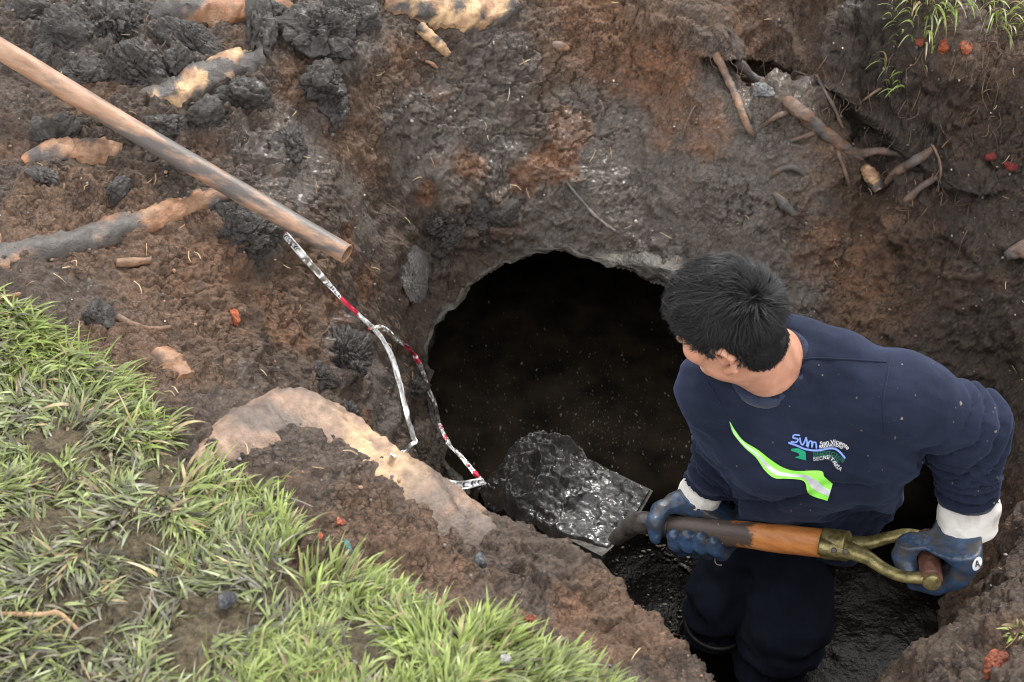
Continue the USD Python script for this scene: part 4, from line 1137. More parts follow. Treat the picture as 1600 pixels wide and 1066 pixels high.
hem0, hem1 = at(1208, 790, 3.14), at(1290, 794, 3.12)
UP1 = np.array([0, 0, 1.0])
body += [('c', NK + np.array([.01, .03, -.06]), SR + np.array([.03, .01, -.02]), .05, .04), ('c', NK + np.array([.01, .03, -.06]), SL + np.array([-.04, .01, -.02]), .05, .04), ('c', chest0, chest1, .085, .085), ('c', waist0, waist1, .075, .075), ('c', chest0, waist0, .07, .07), ('c', chest1, waist1, .07, .07),
         ('c', NK + np.array([.01, .03, -.05]), (chest0 + chest1) / 2, .06, .07), ('c', SR, ER, .042, .036), ('c', ER, WR, .036, .028), ('c', SL, EL, .042, .036), ('c', EL, WL, .036, .028), ('c', HR_, HL, .075, .075), ('c', waist0, HR_, .07, .07), ('c', waist1, HL, .07, .07),
         ('c', HR_, KR, .065, .045), ('c', KR, AR, .045, .035), ('c', HL, KL, .065, .045), ('c', KL, AL, .045, .035)]
GR = S0 + sa * ((at(1090, 828, 2.89) - S0) @ sa)                # where his right hand holds the shaft
G0, G1 = at(1455, 903, 2.64), at(1449, 842, 2.73)              # the grip bar of the D handle
gb = unit(G1 - G0)
GL = (G0 + G1) / 2
bd_lo, bd_hi = H(0, 0, 0) - .16, H(0, 0, 0) + .16
body += [('c', WR, WR + unit(WR - ER) * .035, .024, .022), ('c', WL, WL + unit(WL - EL) * .045, .024, .022), ('c', AR, AR + np.array([-.06, -.12, -.01]), .03, .025), ('c', AL, AL + np.array([-.04, -.13, -.01]), .03, .025)]
bv, bf = relax(blend(body, .009, .03, dense=(bd_lo, bd_hi, .0034)), 4)
part('body', (bv, bf), SKIN, worker, smooth=True)
for s in (-1, 1):
    e = trimesh.creation.icosphere(subdivisions=2, radius=.0125)
    part('eye', (np.array(e.vertices) + H(.0765, s * .031, -.008), np.array(e.faces)), EYE, worker, smooth=True)
    br = limb([H(.090, s * .014, .017), H(.089, s * .030, .022), H(.076, s * .046, .017)], [.003, .0045, .002], 20, 8, .3, 200, 3)
    part('eyebrow', br, HAIR, worker, smooth=True)

# hair: a close cap and the strands that lie on it, running from the whorl at the back of the crown
WH = np.array([-.086, .022, .088])


def hairline(q):
    """Local head points -> signed amount inside the hair."""
    x, y, z = q[:, 0], np.abs(q[:, 1]), q[:, 2]
    low = np.interp(x, [-.11, -.075, -.045, -.030, -.012, .004, .016, .030, .050, .075, .10], [-.082, -.092, -.066, -.024, .018, -.006, -.022, .012, .048, .060, .075])
    return z - low


bl = (bv - HC) @ HM / HS
cand = (np.linalg.norm(bl, axis=1) < .16) & (bl[:, 2] > -.09)
bn = vnormals(bv, bf)
capi = (hairline(bl) > 0) & cand & ~((np.abs(bl[:, 1]) > .077) & (bl[:, 2] < .035) & (bl[:, 0] > -.05))
cf = bf[capi[bf].all(1)]
ids = np.unique(cf)
rm = -np.ones(len(bv), int)
rm[ids] = np.arange(len(ids))
thick = .003 + .005 * sstep(.0, .05, hairline(bl[ids])) + .005 * sstep(.02, .09, bl[ids][:, 2]) * sstep(-.11, .02, bl[ids][:, 0]) - .009 * np.exp(-(np.linalg.norm(bl[ids] - WH, axis=1) / .011) ** 2)
cv = bv[ids] + bn[ids] * (thick * (.8 + .4 * fbm(bv[ids], 60, 3, 501)))[:, None]
hair = part('hair', (cv, rm[cf]), HAIR, worker, smooth=True)
g = np.random.default_rng(502)
ct = trimesh.Trimesh(cv, rm[cf], process=False)
areas = ct.area_faces
pick = g.choice(len(areas), 15000, p=areas / areas.sum())
u, w = g.random(15000), g.random(15000)
fl = u + w > 1
u[fl], w[fl] = 1 - u[fl], 1 - w[fl]
tri = ct.triangles[pick]
hp = tri[:, 0] + u[:, None] * (tri[:, 1] - tri[:, 0]) + w[:, None] * (tri[:, 2] - tri[:, 0])
hn = ct.face_normals[pick]
hl = (hp - HC) @ HM / HS
away = unit(hl - WH)
swirl = np.cross(np.tile([-.5, 0, .86], (len(hl), 1)), away) * .45
dl = away * (.5 + .5 * np.exp(-(np.linalg.norm(hl - WH, axis=1) / .05) ** 2))[:, None] + swirl + np.array([.9, -.25, 0]) * (sstep(-.05, .02, hl[:, 0]) * sstep(.0, .07, hl[:, 2]))[:, None] + np.array([-.15, 0, -.9]) * (1 - sstep(-.02, .06, hl[:, 2]))[:, None]
clump = np.stack([fbm(hl, 40, 2, 510 + k) for k in range(3)], 1) - .5
dl = unit(dl + clump * 3.0 + (np.stack([fbm(hl, 90, 2, 520 + k) for k in range(3)], 1) - .5) * 1.2 + g.normal(0, .14, dl.shape))
dw = dl @ HM.T
dw = unit(dw - hn * np.sum(dw * hn, 1)[:, None])
hlen = (.010 + .026 * sstep(-.03, .07, hl[:, 2])) * g.uniform(.7, 1.25, len(hl))
lft = g.uniform(.05, .45, len(hl)) * (.5 + .7 * sstep(-.02, .08, hl[:, 2]))
lft += .9 * np.exp(-(np.linalg.norm(hl - WH, axis=1) / .03) ** 2)
cur = np.stack([hp, hp + hlen[:, None] * (.4 * dw + .4 * lft[:, None] * hn), hp + hlen[:, None] * (.75 * dw + .5 * lft[:, None] * hn), hp + hlen[:, None] * (1.05 * dw + .38 * lft[:, None] * hn)], 1)
# strands as thin three sided hairs in one mesh
tdir = unit(np.gradient(cur, axis=1))
s1_ = unit(np.cross(tdir, hn[:, None]))
wid = np.array([.00055, .0006, .0005, .00012])
v0 = cur + s1_ * wid[None, :, None]
v1 = cur - s1_ * wid[None, :, None]
v2 = cur + hn[:, None] * wid[None, :, None] * .9
hv = np.stack([v0, v1, v2], 2).reshape(-1, 3)
b_ = np.arange(15000)[:, None, None] * 12 + np.arange(3)[None, :, None] * 3 + np.arange(3)[None, None]
b2 = np.arange(15000)[:, None, None] * 12 + np.arange(3)[None, :, None] * 3 + (np.arange(3)[None, None] + 1) % 3
hq = np.stack([b_, b2, b2 + 3, b_ + 3], -1).reshape(-1, 4)
part('strands', (hv, np.vstack([hq[:, [0, 1, 2]], hq[:, [0, 2, 3]]])), HAIR, worker, sub=hair, smooth=True)


# clothes
def folds(v, f, fn, times=1):
    for _ in range(times):
        v = v + vnormals(v, f) * fn(v)[:, None]
    return v


def along(v, a, b):
    ab = b - a
    t = ((v - a) @ ab) / (ab @ ab)
    r = np.linalg.norm(v - a - np.clip(t, 0, 1)[:, None] * ab, axis=1)
    return t, r


shirt = [('c', NK + np.array([.014, .02, -.055]), SL + np.array([-.035, .0, .0]), .072, .066), ('c', NK + np.array([.014, .02, -.055]), SR + np.array([.035, .01, -.0]), .070, .062),
         ('c', chest0, chest1, .122, .130), ('c', waist0, waist1, .112, .114), ('c', hem0, hem1, .104, .106), ('c', chest0, waist0, .112, .110), ('c', chest1, waist1, .126, .112), ('c', waist0, hem0, .108, .102), ('c', waist1, hem1, .108, .102), ('c', (chest0 + chest1) / 2, (waist0 + waist1) / 2, .118, .118),
         ('c', at(1232, 530, 2.62), at(1310, 568, 2.57), .044, .058), ('c', SL, EL, .072, .065), ('c', EL, WL, .067, .053), ('c', SR, ER, .064, .062), ('c', ER, WR, .060, .043)]
ncut = [('c', NK + np.array([.012, .03, -.03]), NK + unit(neck_top - NK) * .2, .068, .075)]
shirt_cut = ncut + [('p', WL - unit(WL - EL) * .004, WL - EL), ('p', WR - unit(WR - ER) * .004, WR - ER), ('p', (hem0 + hem1) / 2 + np.array([0, 0, -.085]), np.array([.10, 0, -1.0]))]
# each sleeve's cut must not reach the rest: build torso and sleeves, then blend
sv, sf = blend(shirt, .0062, .035, ncut + [('p', (hem0 + hem1) / 2 + np.array([0, 0, -.088]), np.array([.10, .1, -1.0]))])
sv, sf = relax((sv, sf), 8)


def roll(x):
    return 2 * np.abs(np.sin(x / 2)) ** .6 - 1.3                     # puffy rolls between sharp creases


def shirt_fold(v):
    tl, rl = along(v, EL, WL)
    tr, rr_ = along(v, ER, WR)
    tu, ru = along(v, SL, EL)
    tq, rq = along(v, SR, ER)
    nz = fbm(v, 14, 3, 601)
    onl = (rl < .10) * sstep(.1, .35, tl)
    onr = (rr_ < .09) * sstep(.0, .25, tr)
    d = onl * .010 * roll(tl * 48 + 9 * nz + 14 * noise(v, 9, 603)) * sstep(.1, .5, tl)
    d += onr * .010 * roll(tr * 38 + 8 * nz + 10 * noise(v, 10, 604))
    d += (ru < .11) * .009 * roll(tu * 30 + 12 * nz) * sstep(.35, .9, tu)
    d += (rq < .10) * .008 * roll(tq * 30 + 10 * nz) * sstep(.3, .9, tq)
    tor = 1 - np.clip(onl + onr + (ru < .085) * sstep(.3, .6, tu), 0, 1)
    px_, py_, _ = pix(v)
    drape = np.stack([(px_ + .6 * py_) / 260, (py_ - .45 * px_) / 52, v[:, 1] * 3], 1)      # folds falling from the shoulders to the hem
    rg = 1 - np.abs(2 * fbm(drape, 1, 3, 605) - 1)
    low = sstep(690, 800, py_)
    d += tor * (rg - .6) * (.018 + .030 * low)
    d += tor * low * .010 * roll(py_ / 7 + 5 * nz + px_ / 90)
    d += (fbm(v, 26, 3, 606) - .5) * .007
    return d


sv = folds(sv, sf, shirt_fold)
sv, sf = relax((sv, sf), 2)
# open the sleeve ends
ctr_f = sv[sf].mean(1)
tl, rl = along(ctr_f, EL, WL)
tr, rr_ = along(ctr_f, ER, WR)
drop = ((tl > 1.0) & (rl < .09)) | ((tr > 1.0) & (rr_ < .08))
sf = sf[~drop]
kv = np.unique(sf)
rv_ = np.zeros(len(sv), int)
rv_[kv] = np.arange(len(kv))
sv, sf = sv[kv], rv_[sf]
sweat = part('sweatshirt', (sv, sf), CLOTH, worker, smooth=True)
# ribbed collar
n_ax = unit(neck_top - NK)
na_ = unit(np.cross(n_ax, [0, 1, 0]))
nb_ = np.cross(n_ax, na_)
tm = trimesh.Trimesh(sv, sf, process=False)
a_ = np.linspace(0, 2 * np.pi, 72, endpoint=False)
edge_v = sv[(cone(sv, ncut[0][1], ncut[0][2], .068, .075) < .010)]
ea = np.arctan2((edge_v - NK) @ nb_, (edge_v - NK) @ na_)
hgt = (edge_v - NK) @ n_ax
loop = []
for t in a_:
    dd = np.abs((ea - t + np.pi) % (2 * np.pi) - np.pi)
    near_e = dd < .22
    h_ = np.percentile(hgt[near_e], 99.5) + .001 if near_e.any() else 0
    rad = .0715
    loop.append(NK + np.array([.012, .03, -.03]) * .4 + na_ * math.cos(t) * rad + nb_ * math.sin(t) * rad + n_ax * h_)
loop = gaussian_filter(np.array(loop), (2.5, 0), mode=('wrap', 'nearest'))
loop = np.vstack([loop, loop[:1]])
cvv, cff = limb(loop, [.0105] * 2, 220, 14, 0, 1, 0, 1.35, caps=False)
part('collar', (cvv, cff), RIB, worker, sub=sweat, smooth=True)
for nm, E_, W_, r0, r1 in (('left', EL, WL, .057, .055), ('right', ER, WR, .046, .044)):
    d_ = unit(W_ - E_)
    c0 = limb([W_ - d_ * .018, W_ - d_ * .004, W_ + d_ * .006], [r0 - .001, r0 + .001, r1 - .004], 20, 36, .08, 30, 7, caps=False)
    part('sleeve_cuff', c0, RIB, worker, sub=sweat, smooth=True)

from trimesh.ray.ray_pyembree import RayMeshIntersector
caster = RayMeshIntersector(tm)


def drape(pxy, lift, sharp=False):
    """Lays points given by pixels of the photograph on the sweatshirt."""
    d = unit(np.array([ray(x, y) for x, y in pxy]))
    o = np.tile(CAM, (len(d), 1))
    loc, ri, ti = caster.intersects_location(o, d, multiple_hits=False)
    t = np.full(len(d), np.nan)
    t[ri] = np.linalg.norm(loc - CAM, axis=1)
    if np.isnan(t).all():
        t[:] = 9.0
    if np.isnan(t).any():
        good = ~np.isnan(t)
        t[~good] = np.interp(np.flatnonzero(~good), np.flatnonzero(good), t[good])
    return CAM + d * (t - np.broadcast_to(lift, t.shape))[:, None]


UPS = [(1140, 658), (1151, 676), (1163, 690), (1184, 703), (1202, 717), (1224, 731), (1245, 736), (1282, 736), (1288, 745), (1301, 756)]
LOS = [(1140, 661), (1146, 678), (1163, 699), (1181, 715), (1195, 735), (1210, 747), (1228, 748), (1256, 752), (1264, 772), (1293, 783)]
A_, B_ = spline(UPS, 90), spline(LOS, 90)


def band(t0, t1, m, lift):
    ts = np.linspace(t0, t1, m)
    g_ = A_[:, None] * (1 - ts)[None, :, None] + B_[:, None] * ts[None, :, None]
    v = drape(g_.reshape(-1, 2), lift)
    i, j = np.arange(89)[:, None] * m, np.arange(m - 1)[None]
    q = np.stack([i + j, i + j + 1, i + m + j + 1, i + m + j], -1).reshape(-1, 4)
    return v, np.vstack([q[:, [0, 2, 1]], q[:, [0, 3, 2]]])


stripe = part('reflective_stripe', band(0, 1, 14, .004), GREEN, worker, sub=sweat, smooth=True)
part('silver_band', band(.40, .74, 8, .0055), SILVER, worker, sub=sweat, smooth=True)


def strokes(lines, width):
    from shapely.geometry import LineString
    from shapely import union_all
    s = union_all([LineString(spline(l, 24) if len(l) > 2 else l).buffer(width / 2) for l in lines])
    return s


def lay(shape, material, name, lift=.0035):
    """A flat print (pixel coordinates) on the cloth."""
    out = []
    for gm in getattr(shape, 'geoms', [shape]):
        if gm.area < .2:
            continue
        vv_, ff_ = trimesh.creation.triangulate_polygon(gm.segmentize(3.0), engine='earcut')
        out.append((np.column_stack([vv_, np.zeros(len(vv_))]), ff_))
    v, f = join(out)
    kv = np.unique(f)
    r_ = np.zeros(len(v), int)
    r_[kv] = np.arange(len(kv))
    v, f = v[kv], r_[f]
    w_ = drape(v[:, :2], lift)
    fn = np.cross(w_[f[:, 1]] - w_[f[:, 0]], w_[f[:, 2]] - w_[f[:, 0]])
    flip = np.sum(fn * (CAM - w_[f[:, 0]]), 1) < 0
    f[flip] = f[flip][:, ::-1]
    return part(name, (w_, f), material, worker, sub=sweat, smooth=True)


def z2(pts):                                                     # points measured on an enlargement of the photograph
    return [(1050 + x / 4.263, 600 + y / 4.263) for x, y in pts]


def seam(name, pts, r=.0016):
    c = drape(spline(pts, 60), .0008)
    part(name, limb(c[::2], [r, r], 80, 6, caps=False), CLOTH, worker, sub=sweat, smooth=True)


seam('seam', [(1392, 556), (1386, 590), (1380, 630), (1384, 680)])
seam('seam', [(1250, 562), (1280, 560), (1330, 562), (1388, 566)])
seam('seam', [(1104, 596), (1120, 620), (1134, 648)])
g = np.random.default_rng(661)
sp_ = []
for _ in range(46):
    x, y = g.uniform(1110, 1560), g.uniform(560, 800)
    r = g.uniform(.5, 1.5) if g.random() < .85 else 2.4
    a_ = np.linspace(0, 2 * np.pi, 7, endpoint=False)
    sp_.append(Polygon(np.stack([x + r * np.cos(a_) * g.uniform(.5, 1.3, 7), y + r * 1.3 * np.sin(a_) * g.uniform(.5, 1.3, 7)], 1)).buffer(0))
from shapely import union_all as _ua


def specks(polys, material, name):
    out = []
    for gm in polys:
        if gm.geom_type == 'Polygon' and gm.area > .3:
            vv_, ff_ = trimesh.creation.triangulate_polygon(gm, engine='earcut')
            w_ = drape(np.asarray(vv_), .0015)
            if np.ptp(pix(w_)[2]) < .03:
                fn = np.cross(w_[ff_[:, 1]] - w_[ff_[:, 0]], w_[ff_[:, 2]] - w_[ff_[:, 0]])
                ff_ = np.where((np.sum(fn * (CAM - w_[ff_[:, 0]]), 1) < 0)[:, None], ff_[:, ::-1], ff_)
                out.append((w_, ff_))
    v, f = join(out)
    kv = np.unique(f)
    r_ = np.zeros(len(v), int)
    r_[kv] = np.arange(len(kv))
    return data(part(name, (v[kv], r_[f]), material, worker, sub=sweat, smooth=False), kind='stuff')


specks(sp_, simple('dried_mud', (.06, .05, .04), (.17, .15, .13), 60), 'mud_specks')
lay(strokes([z2([(848, 342), (815, 340), (806, 358), (838, 368), (828, 388), (796, 385)]), z2([(852, 362), (858, 395), (872, 404), (888, 372), (893, 358)]), z2([(893, 358), (900, 392), (896, 412)]), z2([(905, 418), (914, 385), (930, 385), (932, 420)]), z2([(932, 420), (940, 390), (958, 394), (962, 426)])], 2.4), INK_B, 'emblem_letters')
lay(strokes([z2([(780, 393), (830, 410), (880, 432), (930, 442), (985, 442), (1040, 430), (1085, 432), (1120, 456), (1150, 492)])], 3.0), INK_B, 'emblem_wave')
lay(Polygon(z2([(797, 432), (838, 428), (890, 452), (893, 510), (816, 490), (850, 478), (842, 462), (790, 444)])), INK_G, 'emblem_arrow')


def text_on(txt, base, hpx, material, name):
    """Lettering along a curved baseline given in pixels."""
    tmz = meshkit.text_mesh(txt, 1.0, .01)
    tv, tf = np.array(tmz.vertices), np.array(tmz.faces)
    top = tv[tf][:, :, 2].min(1) > .005
    tf = tf[top]
    c = spline(base, 200)
    s = np.concatenate([[0], np.cumsum(np.linalg.norm(np.diff(c, axis=0), axis=1))])
    x = (tv[:, 0] - tv[:, 0].min()) / (tv[:, 0].max() - tv[:, 0].min()) * s[-1]
    px = np.stack([np.interp(x, s, c[:, 0]), np.interp(x, s, c[:, 1])], 1)
    tg = np.stack([np.interp(x, s, np.gradient(c[:, 0])), np.interp(x, s, np.gradient(c[:, 1]))], 1)
    tg = unit(tg)
    nrm = np.stack([tg[:, 1], -tg[:, 0]], 1)
    w_ = drape(px + nrm * (tv[:, 1] * hpx)[:, None], .004)
    used_v = np.unique(tf)
    r_ = np.zeros(len(tv), int)
    r_[used_v] = np.arange(len(used_v))
    tf2, w2 = r_[tf], w_[used_v]
    fn = np.cross(w2[tf2[:, 1]] - w2[tf2[:, 0]], w2[tf2[:, 2]] - w2[tf2[:, 0]])
    flip = np.sum(fn * (CAM - w2[tf2[:, 0]]), 1) < 0
    tf2[flip] = tf2[flip][:, ::-1]
    return part(name, (w2, tf2), material, worker, sub=sweat, smooth=True)


text_on('San Vicente', z2([(988, 412), (1040, 402), (1090, 398), (1130, 410), (1168, 440)]), 6.0, INK_W, 'lettering')
text_on('Municipio', z2([(985, 431), (1030, 422), (1075, 415), (1100, 418), (1132, 434)]), 5.2, INK_W, 'lettering')
text_on('SERVICIOS', z2([(940, 476), (990, 474), (1040, 470), (1085, 486), (1138, 526)]), 5.6, INK_D, 'lettering')
text_on('PUBLICOS', z2([(940, 492), (985, 491), (1030, 486), (1070, 502), (1100, 534)]), 4.8, INK_D, 'lettering')
text_on('SECRETARÍA', z2([(940, 511), (990, 508), (1040, 500), (1068, 520), (1085, 552), (1122, 582)]), 5.6, INK_W, 'lettering')

# trousers and boots
tr_ = [('c', HR_, HL, .080, .084), ('c', HR_, KR, .072, .064), ('c', KR, KR + (AR - KR) * .42, .066, .064), ('c', HL, KL, .086, .083), ('c', KL, KL + (AL - KL) * .50, .090, .078)]
tv, tf = relax(blend(tr_, .008, .03), 6)


def trouser_fold(v):
    nz = fbm(v, 10, 3, 621)
    d = (1 - np.abs(2 * fbm(v * [1, 1, .55] + [0, 0, 0], 12, 3, 622) - 1) - .6) * .024
    for K, A2 in ((KR, AR), (KL, AL)):
        t, r = along(v, K, A2)
        d += (r < .13) * .009 * np.sin(t * 26 + 7 * nz) * sstep(-.1, .2, t)
    return d + (fbm(v, 24, 2, 623) - .5) * .008


tv = folds(tv, tf, trouser_fold)
part('trousers', relax((tv, tf), 3), TROUS, worker, smooth=True)
for K, A2, toe in ((KR, AR, np.array([-.09, -.17, 0])), (KL, AL, np.array([-.05, -.19, 0]))):
    K2 = K + (A2 - K) * .36
    bt = [('c', K2, A2, .068, .056), ('c', A2 + [0, 0, -.005], A2 + toe + [0, 0, -.02], .05, .044), ('c', A2 + [.0, .02, -.02], A2 + toe + [0, 0, -.025], .045, .045)]
    btv, btf = relax(blend(bt, .008, .02, [('p', A2 + np.array([0, 0, -.055]), np.array([0, 0, -1.0]))]), 5)
    btv = folds(btv, btf, lambda q: (1 - np.abs(2 * fbm(q, 16, 2, 631) - 1) - .6) * .010)
    part('boot', (btv, btf), RUBBER, worker, smooth=True)
    part('boot_rim', limb([K2 + unit(K2 - A2) * .05 + .074 * np.array([math.cos(t), math.sin(t), .12 * math.sin(t)]) for t in np.linspace(0, 2 * np.pi, 25)], [.006, .006], 80, 8, caps=False), RUBBER, worker, smooth=True)


# gloves
def frame(c, ax, view=None):
    e1 = unit((CAM - c) - ax * ((CAM - c) @ ax))
    return e1, np.cross(ax, e1)


def around(c, ax, e1, e2, th, rho, s):
    return c + s * ax + rho * (math.cos(math.radians(th)) * e1 + math.sin(math.radians(th)) * e2)


def chain(pts, rs, k=.006):
    return [('c', pts[i], pts[i + 1], rs[i], rs[i + 1], {'k': k}) for i in range(len(pts) - 1)]


def sat(px):                                                     # place along the shaft under a pixel column
    return (at(px, 818 + (px - 1000) * .108, 2.95 - (px - 1000) * .00067) - GR) @ sa


e1, e2 = frame(GR, sa)
if e2[2] < 0:
    e2 = -e2
G = lambda th, rho, px: around(GR, sa, e1, e2, th, rho, sat(px))
rg = []
palm_k = []
for i, (px, tip, rr) in enumerate([(1066, -28, .0135), (1087, -22, .0142), (1108, -26, .0138), (1128, -34, .012)]):
    kn = G(168, .052, px + 3)
    rg += chain([G(118, .056, 1098 + (px - 1098) * .8), kn, G(208, .044, px + 1), G(255, .0415, px), G(305, .0405, px - 1), G(360 + tip, .0395, px - 1)], [.026, .0185, .0165, .0155, .0145, rr])
rg += chain([WR + np.array([0, .0, -.006]), G(100, .066, 1100)], [.038, .034], .02) + chain([G(112, .060, 1075), G(112, .060, 1122)], [.030, .028], .02) + chain([WR, G(105, .060, 1075)], [.036, .03], .02) + chain([WR, G(105, .060, 1120)], [.036, .028], .02)
rg += chain([G(104, .060, 1082), G(84, .050, 1056), G(48, .0435, 1040), G(8, .0415, 1035), G(-38, .041, 1037)], [.026, .020, .0165, .0155, .0125], .01)
gv, gf = relax(blend(rg, .0032, .006, [('p', WR + unit(WR - ER) * .030, ER - WR)]), 5, .45)
gv = folds(gv, gf, lambda q: (1 - np.abs(2 * fbm(q, 34, 3, 641) - 1) - .6) * .0045 + (fbm(q, 90, 2, 642) - .5) * .002)
glove1 = part('glove', (gv, gf), GLOVE, worker, smooth=True)


def cuff(E_, W_, off0, off1, r0, r1, glove, seed, squash=.85):
    d_ = unit(W_ - E_)
    p = [W_ + d_ * off0, W_ + d_ * (off0 * .5 + off1 * .5), W_ + d_ * off1]
    v1, f1 = limb(p, [r0 - .004, r0, (r0 + r1) / 2 + .001, r1], 40, 48, .13, 22, seed, squash, caps=False)
    v1 = v1 + (fbm(v1, 40, 2, seed)[:, None] - .5) * .006
    v2, f2 = limb(p, [r0 - .008, r0 - .004, (r0 + r1) / 2 - .003, r1 - .004], 40, 48, .13, 22, seed, squash, caps=False)
    return part('cuff', join([(v1, f1), (v2, f2[:, ::-1])]), CUFF, worker, sub=glove, smooth=True)


cuff(ER, WR, -.004, .046, .048, .046, glove1, 651)
e1, e2 = frame(GL, gb)
if e2[0] < 0:
    e2 = -e2                                                     # e2 to the right of the picture
D = lambda th, rho, s: around(GL, gb, e1, e2, th, rho, s)
lg = []
for i, (s, rr) in enumerate([(-.030, .0135), (-.006, .014), (.018, .0138), (.040, .012)]):
    lg += chain([D(58, .072, s * .7 + .01), D(80, .070, s), D(118, .056, s), D(170, .044, s), D(225, .041, s), D(262, .040, s)], [.028, .0215, .0185, .0165, .015, rr])
hb = D(40, .075, .02)
lg += chain([WL + unit(WL - EL) * .03, hb], [.044, .038], .02) + chain([D(35, .070, -.018), D(35, .072, .045)], [.034, .032], .02) + chain([D(60, .070, -.02), D(60, .072, .045)], [.030, .028], .02)
lg += chain([WL + unit(WL - EL) * .03, D(20, .06, .0)], [.04, .032], .02) + chain([D(12, .058, .012), D(-30, .055, .006), D(-75, .048, -.004), D(-110, .044, -.012), D(-140, .042, -.016)], [.032, .024, .018, .016, .013], .012)
gv2, gf2 = relax(blend(lg, .0036, .009, [('p', WL + unit(WL - EL) * .050, EL - WL)]), 5, .45)
gv2 = folds(gv2, gf2, lambda q: (1 - np.abs(2 * fbm(q, 30, 3, 643) - 1) - .6) * .005 + (fbm(q, 90, 2, 644) - .5) * .002)
glove2 = part('glove', (gv2, gf2), GLOVE, worker, smooth=True)
cuff(EL, WL, -.004, .066, .060, .060, glove2, 652, .9)
# round mark on the back of the left glove
gc2 = RayMeshIntersector(trimesh.Trimesh(gv2, gf2, process=False))


def on_glove(pxy, lift):
    d = unit(np.array([ray(x, y) for x, y in pxy]))
    loc, ri, ti = gc2.intersects_location(np.tile(CAM, (len(d), 1)), d, multiple_hits=False)
    t = np.full(len(d), np.nan)
    t[ri] = np.linalg.norm(loc - CAM, axis=1)
    if np.isnan(t).all():
        t[:] = 2.85
    t = np.where(np.isnan(t), np.nanmedian(t), t)
    return CAM + d * (t - lift)[:, None]


mc = (1527, 881)
an = np.linspace(0, 2 * np.pi, 28, endpoint=False)
disc = np.vstack([[mc]] + [np.stack([mc[0] + r * 7 * np.cos(an + .0) - r * 3 * np.sin(an), mc[1] + r * 11 * np.sin(an)], 1) for r in (.35, .7, 1.0)])
df = [(0, 1 + k, 1 + (k + 1) % 28) for k in range(28)]
for r in range(2):
    for k in range(28):
        a0, a1 = 1 + r * 28 + k, 1 + r * 28 + (k + 1) % 28
        df += [(a0, a0 + 28, a1 + 28), (a0, a1 + 28, a1)]
part('round_mark', (on_glove(disc, .002), np.array(df)[:, ::-1]), INK_W, worker, sub=glove2, smooth=True)
tz = meshkit.text_mesh('A', 1.0, .01, bold=True)
tvz, tfz = np.array(tz.vertices), np.array(tz.faces)
tfz = tfz[tvz[tfz][:, :, 2].min(1) > .005]
pz = np.stack([mc[0] - 3.5 + tvz[:, 0] * 9 - tvz[:, 1] * 1.5, mc[1] + 5 - tvz[:, 1] * 10], 1)
part('mark_letter', (on_glove(pz, .0032), tfz), RUBBER, worker, sub=glove2, smooth=False)

# ------------------------------------------------------------------ shovel
SHAFT = mat('worn_orange_wood', {
    'g': ('geometry', {}),
    'mp': ('mapping', {'mapping_type': 'texture', 'rotation': (0, 0, math.atan2(sa[1], sa[0])), 'scale': (7.0, 1.0, 1.0)}),
    'n': ('noise_texture', {'scale': 70.0, 'detail': 6.0, 'roughness': 0.6}),
    'r': ('rgb_ramp', {'ramp': [(0.3, (0.30, 0.105, 0.03)), (0.52, (0.44, 0.165, 0.045)), (0.7, (0.52, 0.225, 0.08))]}),
    'n2': ('noise_texture', {'scale': 24.0, 'detail': 7.0, 'roughness': 0.7}),
    'sx': ('separate_xyz', {}),
    'mr': ('map_range', {'from_min': float(at(1060, 825, 3.04)[0]), 'from_max': float(at(1215, 842, 2.98)[0]), 'to_min': 0.42, 'to_max': -0.30, 'clamp': True}),
    'ad': ('math', {'math_type': 'add'}),
    'st': ('map_range', {'from_min': 0.50, 'from_max': 0.58, 'to_min': 0.0, 'to_max': 0.97, 'clamp': True}),
    'm': ('mix_color', {'b': (0.045, 0.036, 0.03)}),
    'n3': ('noise_texture', {'scale': 300.0, 'detail': 4.0}),
    'b': ('bump', {'strength': 0.4, 'distance': 0.002}),
    'p': ('principled_bsdf', {'roughness': 0.45})},
    [('g.position', 'mp.vector'), ('mp.vector', 'n.vector'), ('g.position', 'n2.vector'), ('g.position', 'n3.vector'), ('g.position', 'sx.vector'), ('sx.x', 'mr.value'), ('n.fac', 'r.fac'), ('n2.fac', 'ad.value1'), ('mr.result', 'ad.value2'),
     ('ad.value', 'st.value'), ('st.result', 'm.fac'), ('r.color', 'm.a'), ('m.result', 'p.base_color'), ('n3.fac', 'b.height'), ('b.normal', 'p.normal')])
BRASS = mat('worn_olive_metal', {
    'g': ('geometry', {}), 'n': ('noise_texture', {'scale': 50.0, 'detail': 6.0, 'roughness': 0.65}),
    'r': ('rgb_ramp', {'ramp': [(0.3, (0.05, 0.042, 0.022)), (0.5, (0.20, 0.165, 0.065)), (0.7, (0.33, 0.29, 0.15))]}),
    'n2': ('noise_texture', {'scale': 220.0, 'detail': 4.0}), 'b': ('bump', {'strength': 0.35, 'distance': 0.002}), 'p': ('principled_bsdf', {'metallic': 0.65, 'roughness': 0.38})},
    [('g.position', 'n.vector'), ('g.position', 'n2.vector'), ('n.fac', 'r.fac'), ('r.color', 'p.base_color'), ('n2.fac', 'b.height'), ('b.normal', 'p.normal')])
STEEL = simple('muddy_steel', (0.02, 0.018, 0.016), (0.06, 0.053, 0.045), 40, (0.28, 0.5), 0.5, 0.003, 160.0)
shovel = thing('shovel', (S0 + S1) / 2, 'D handled shovel with worn orange wooden shaft held by the worker', 'shovel')
part('shaft', limb([S0 + sa * .04, S0 + sa * .20, S1 - sa * .10, S1 + sa * .03], [.0225, .0255, .0285, .0285], 90, 30, .05, 24, 5), SHAFT, shovel, smooth=True)
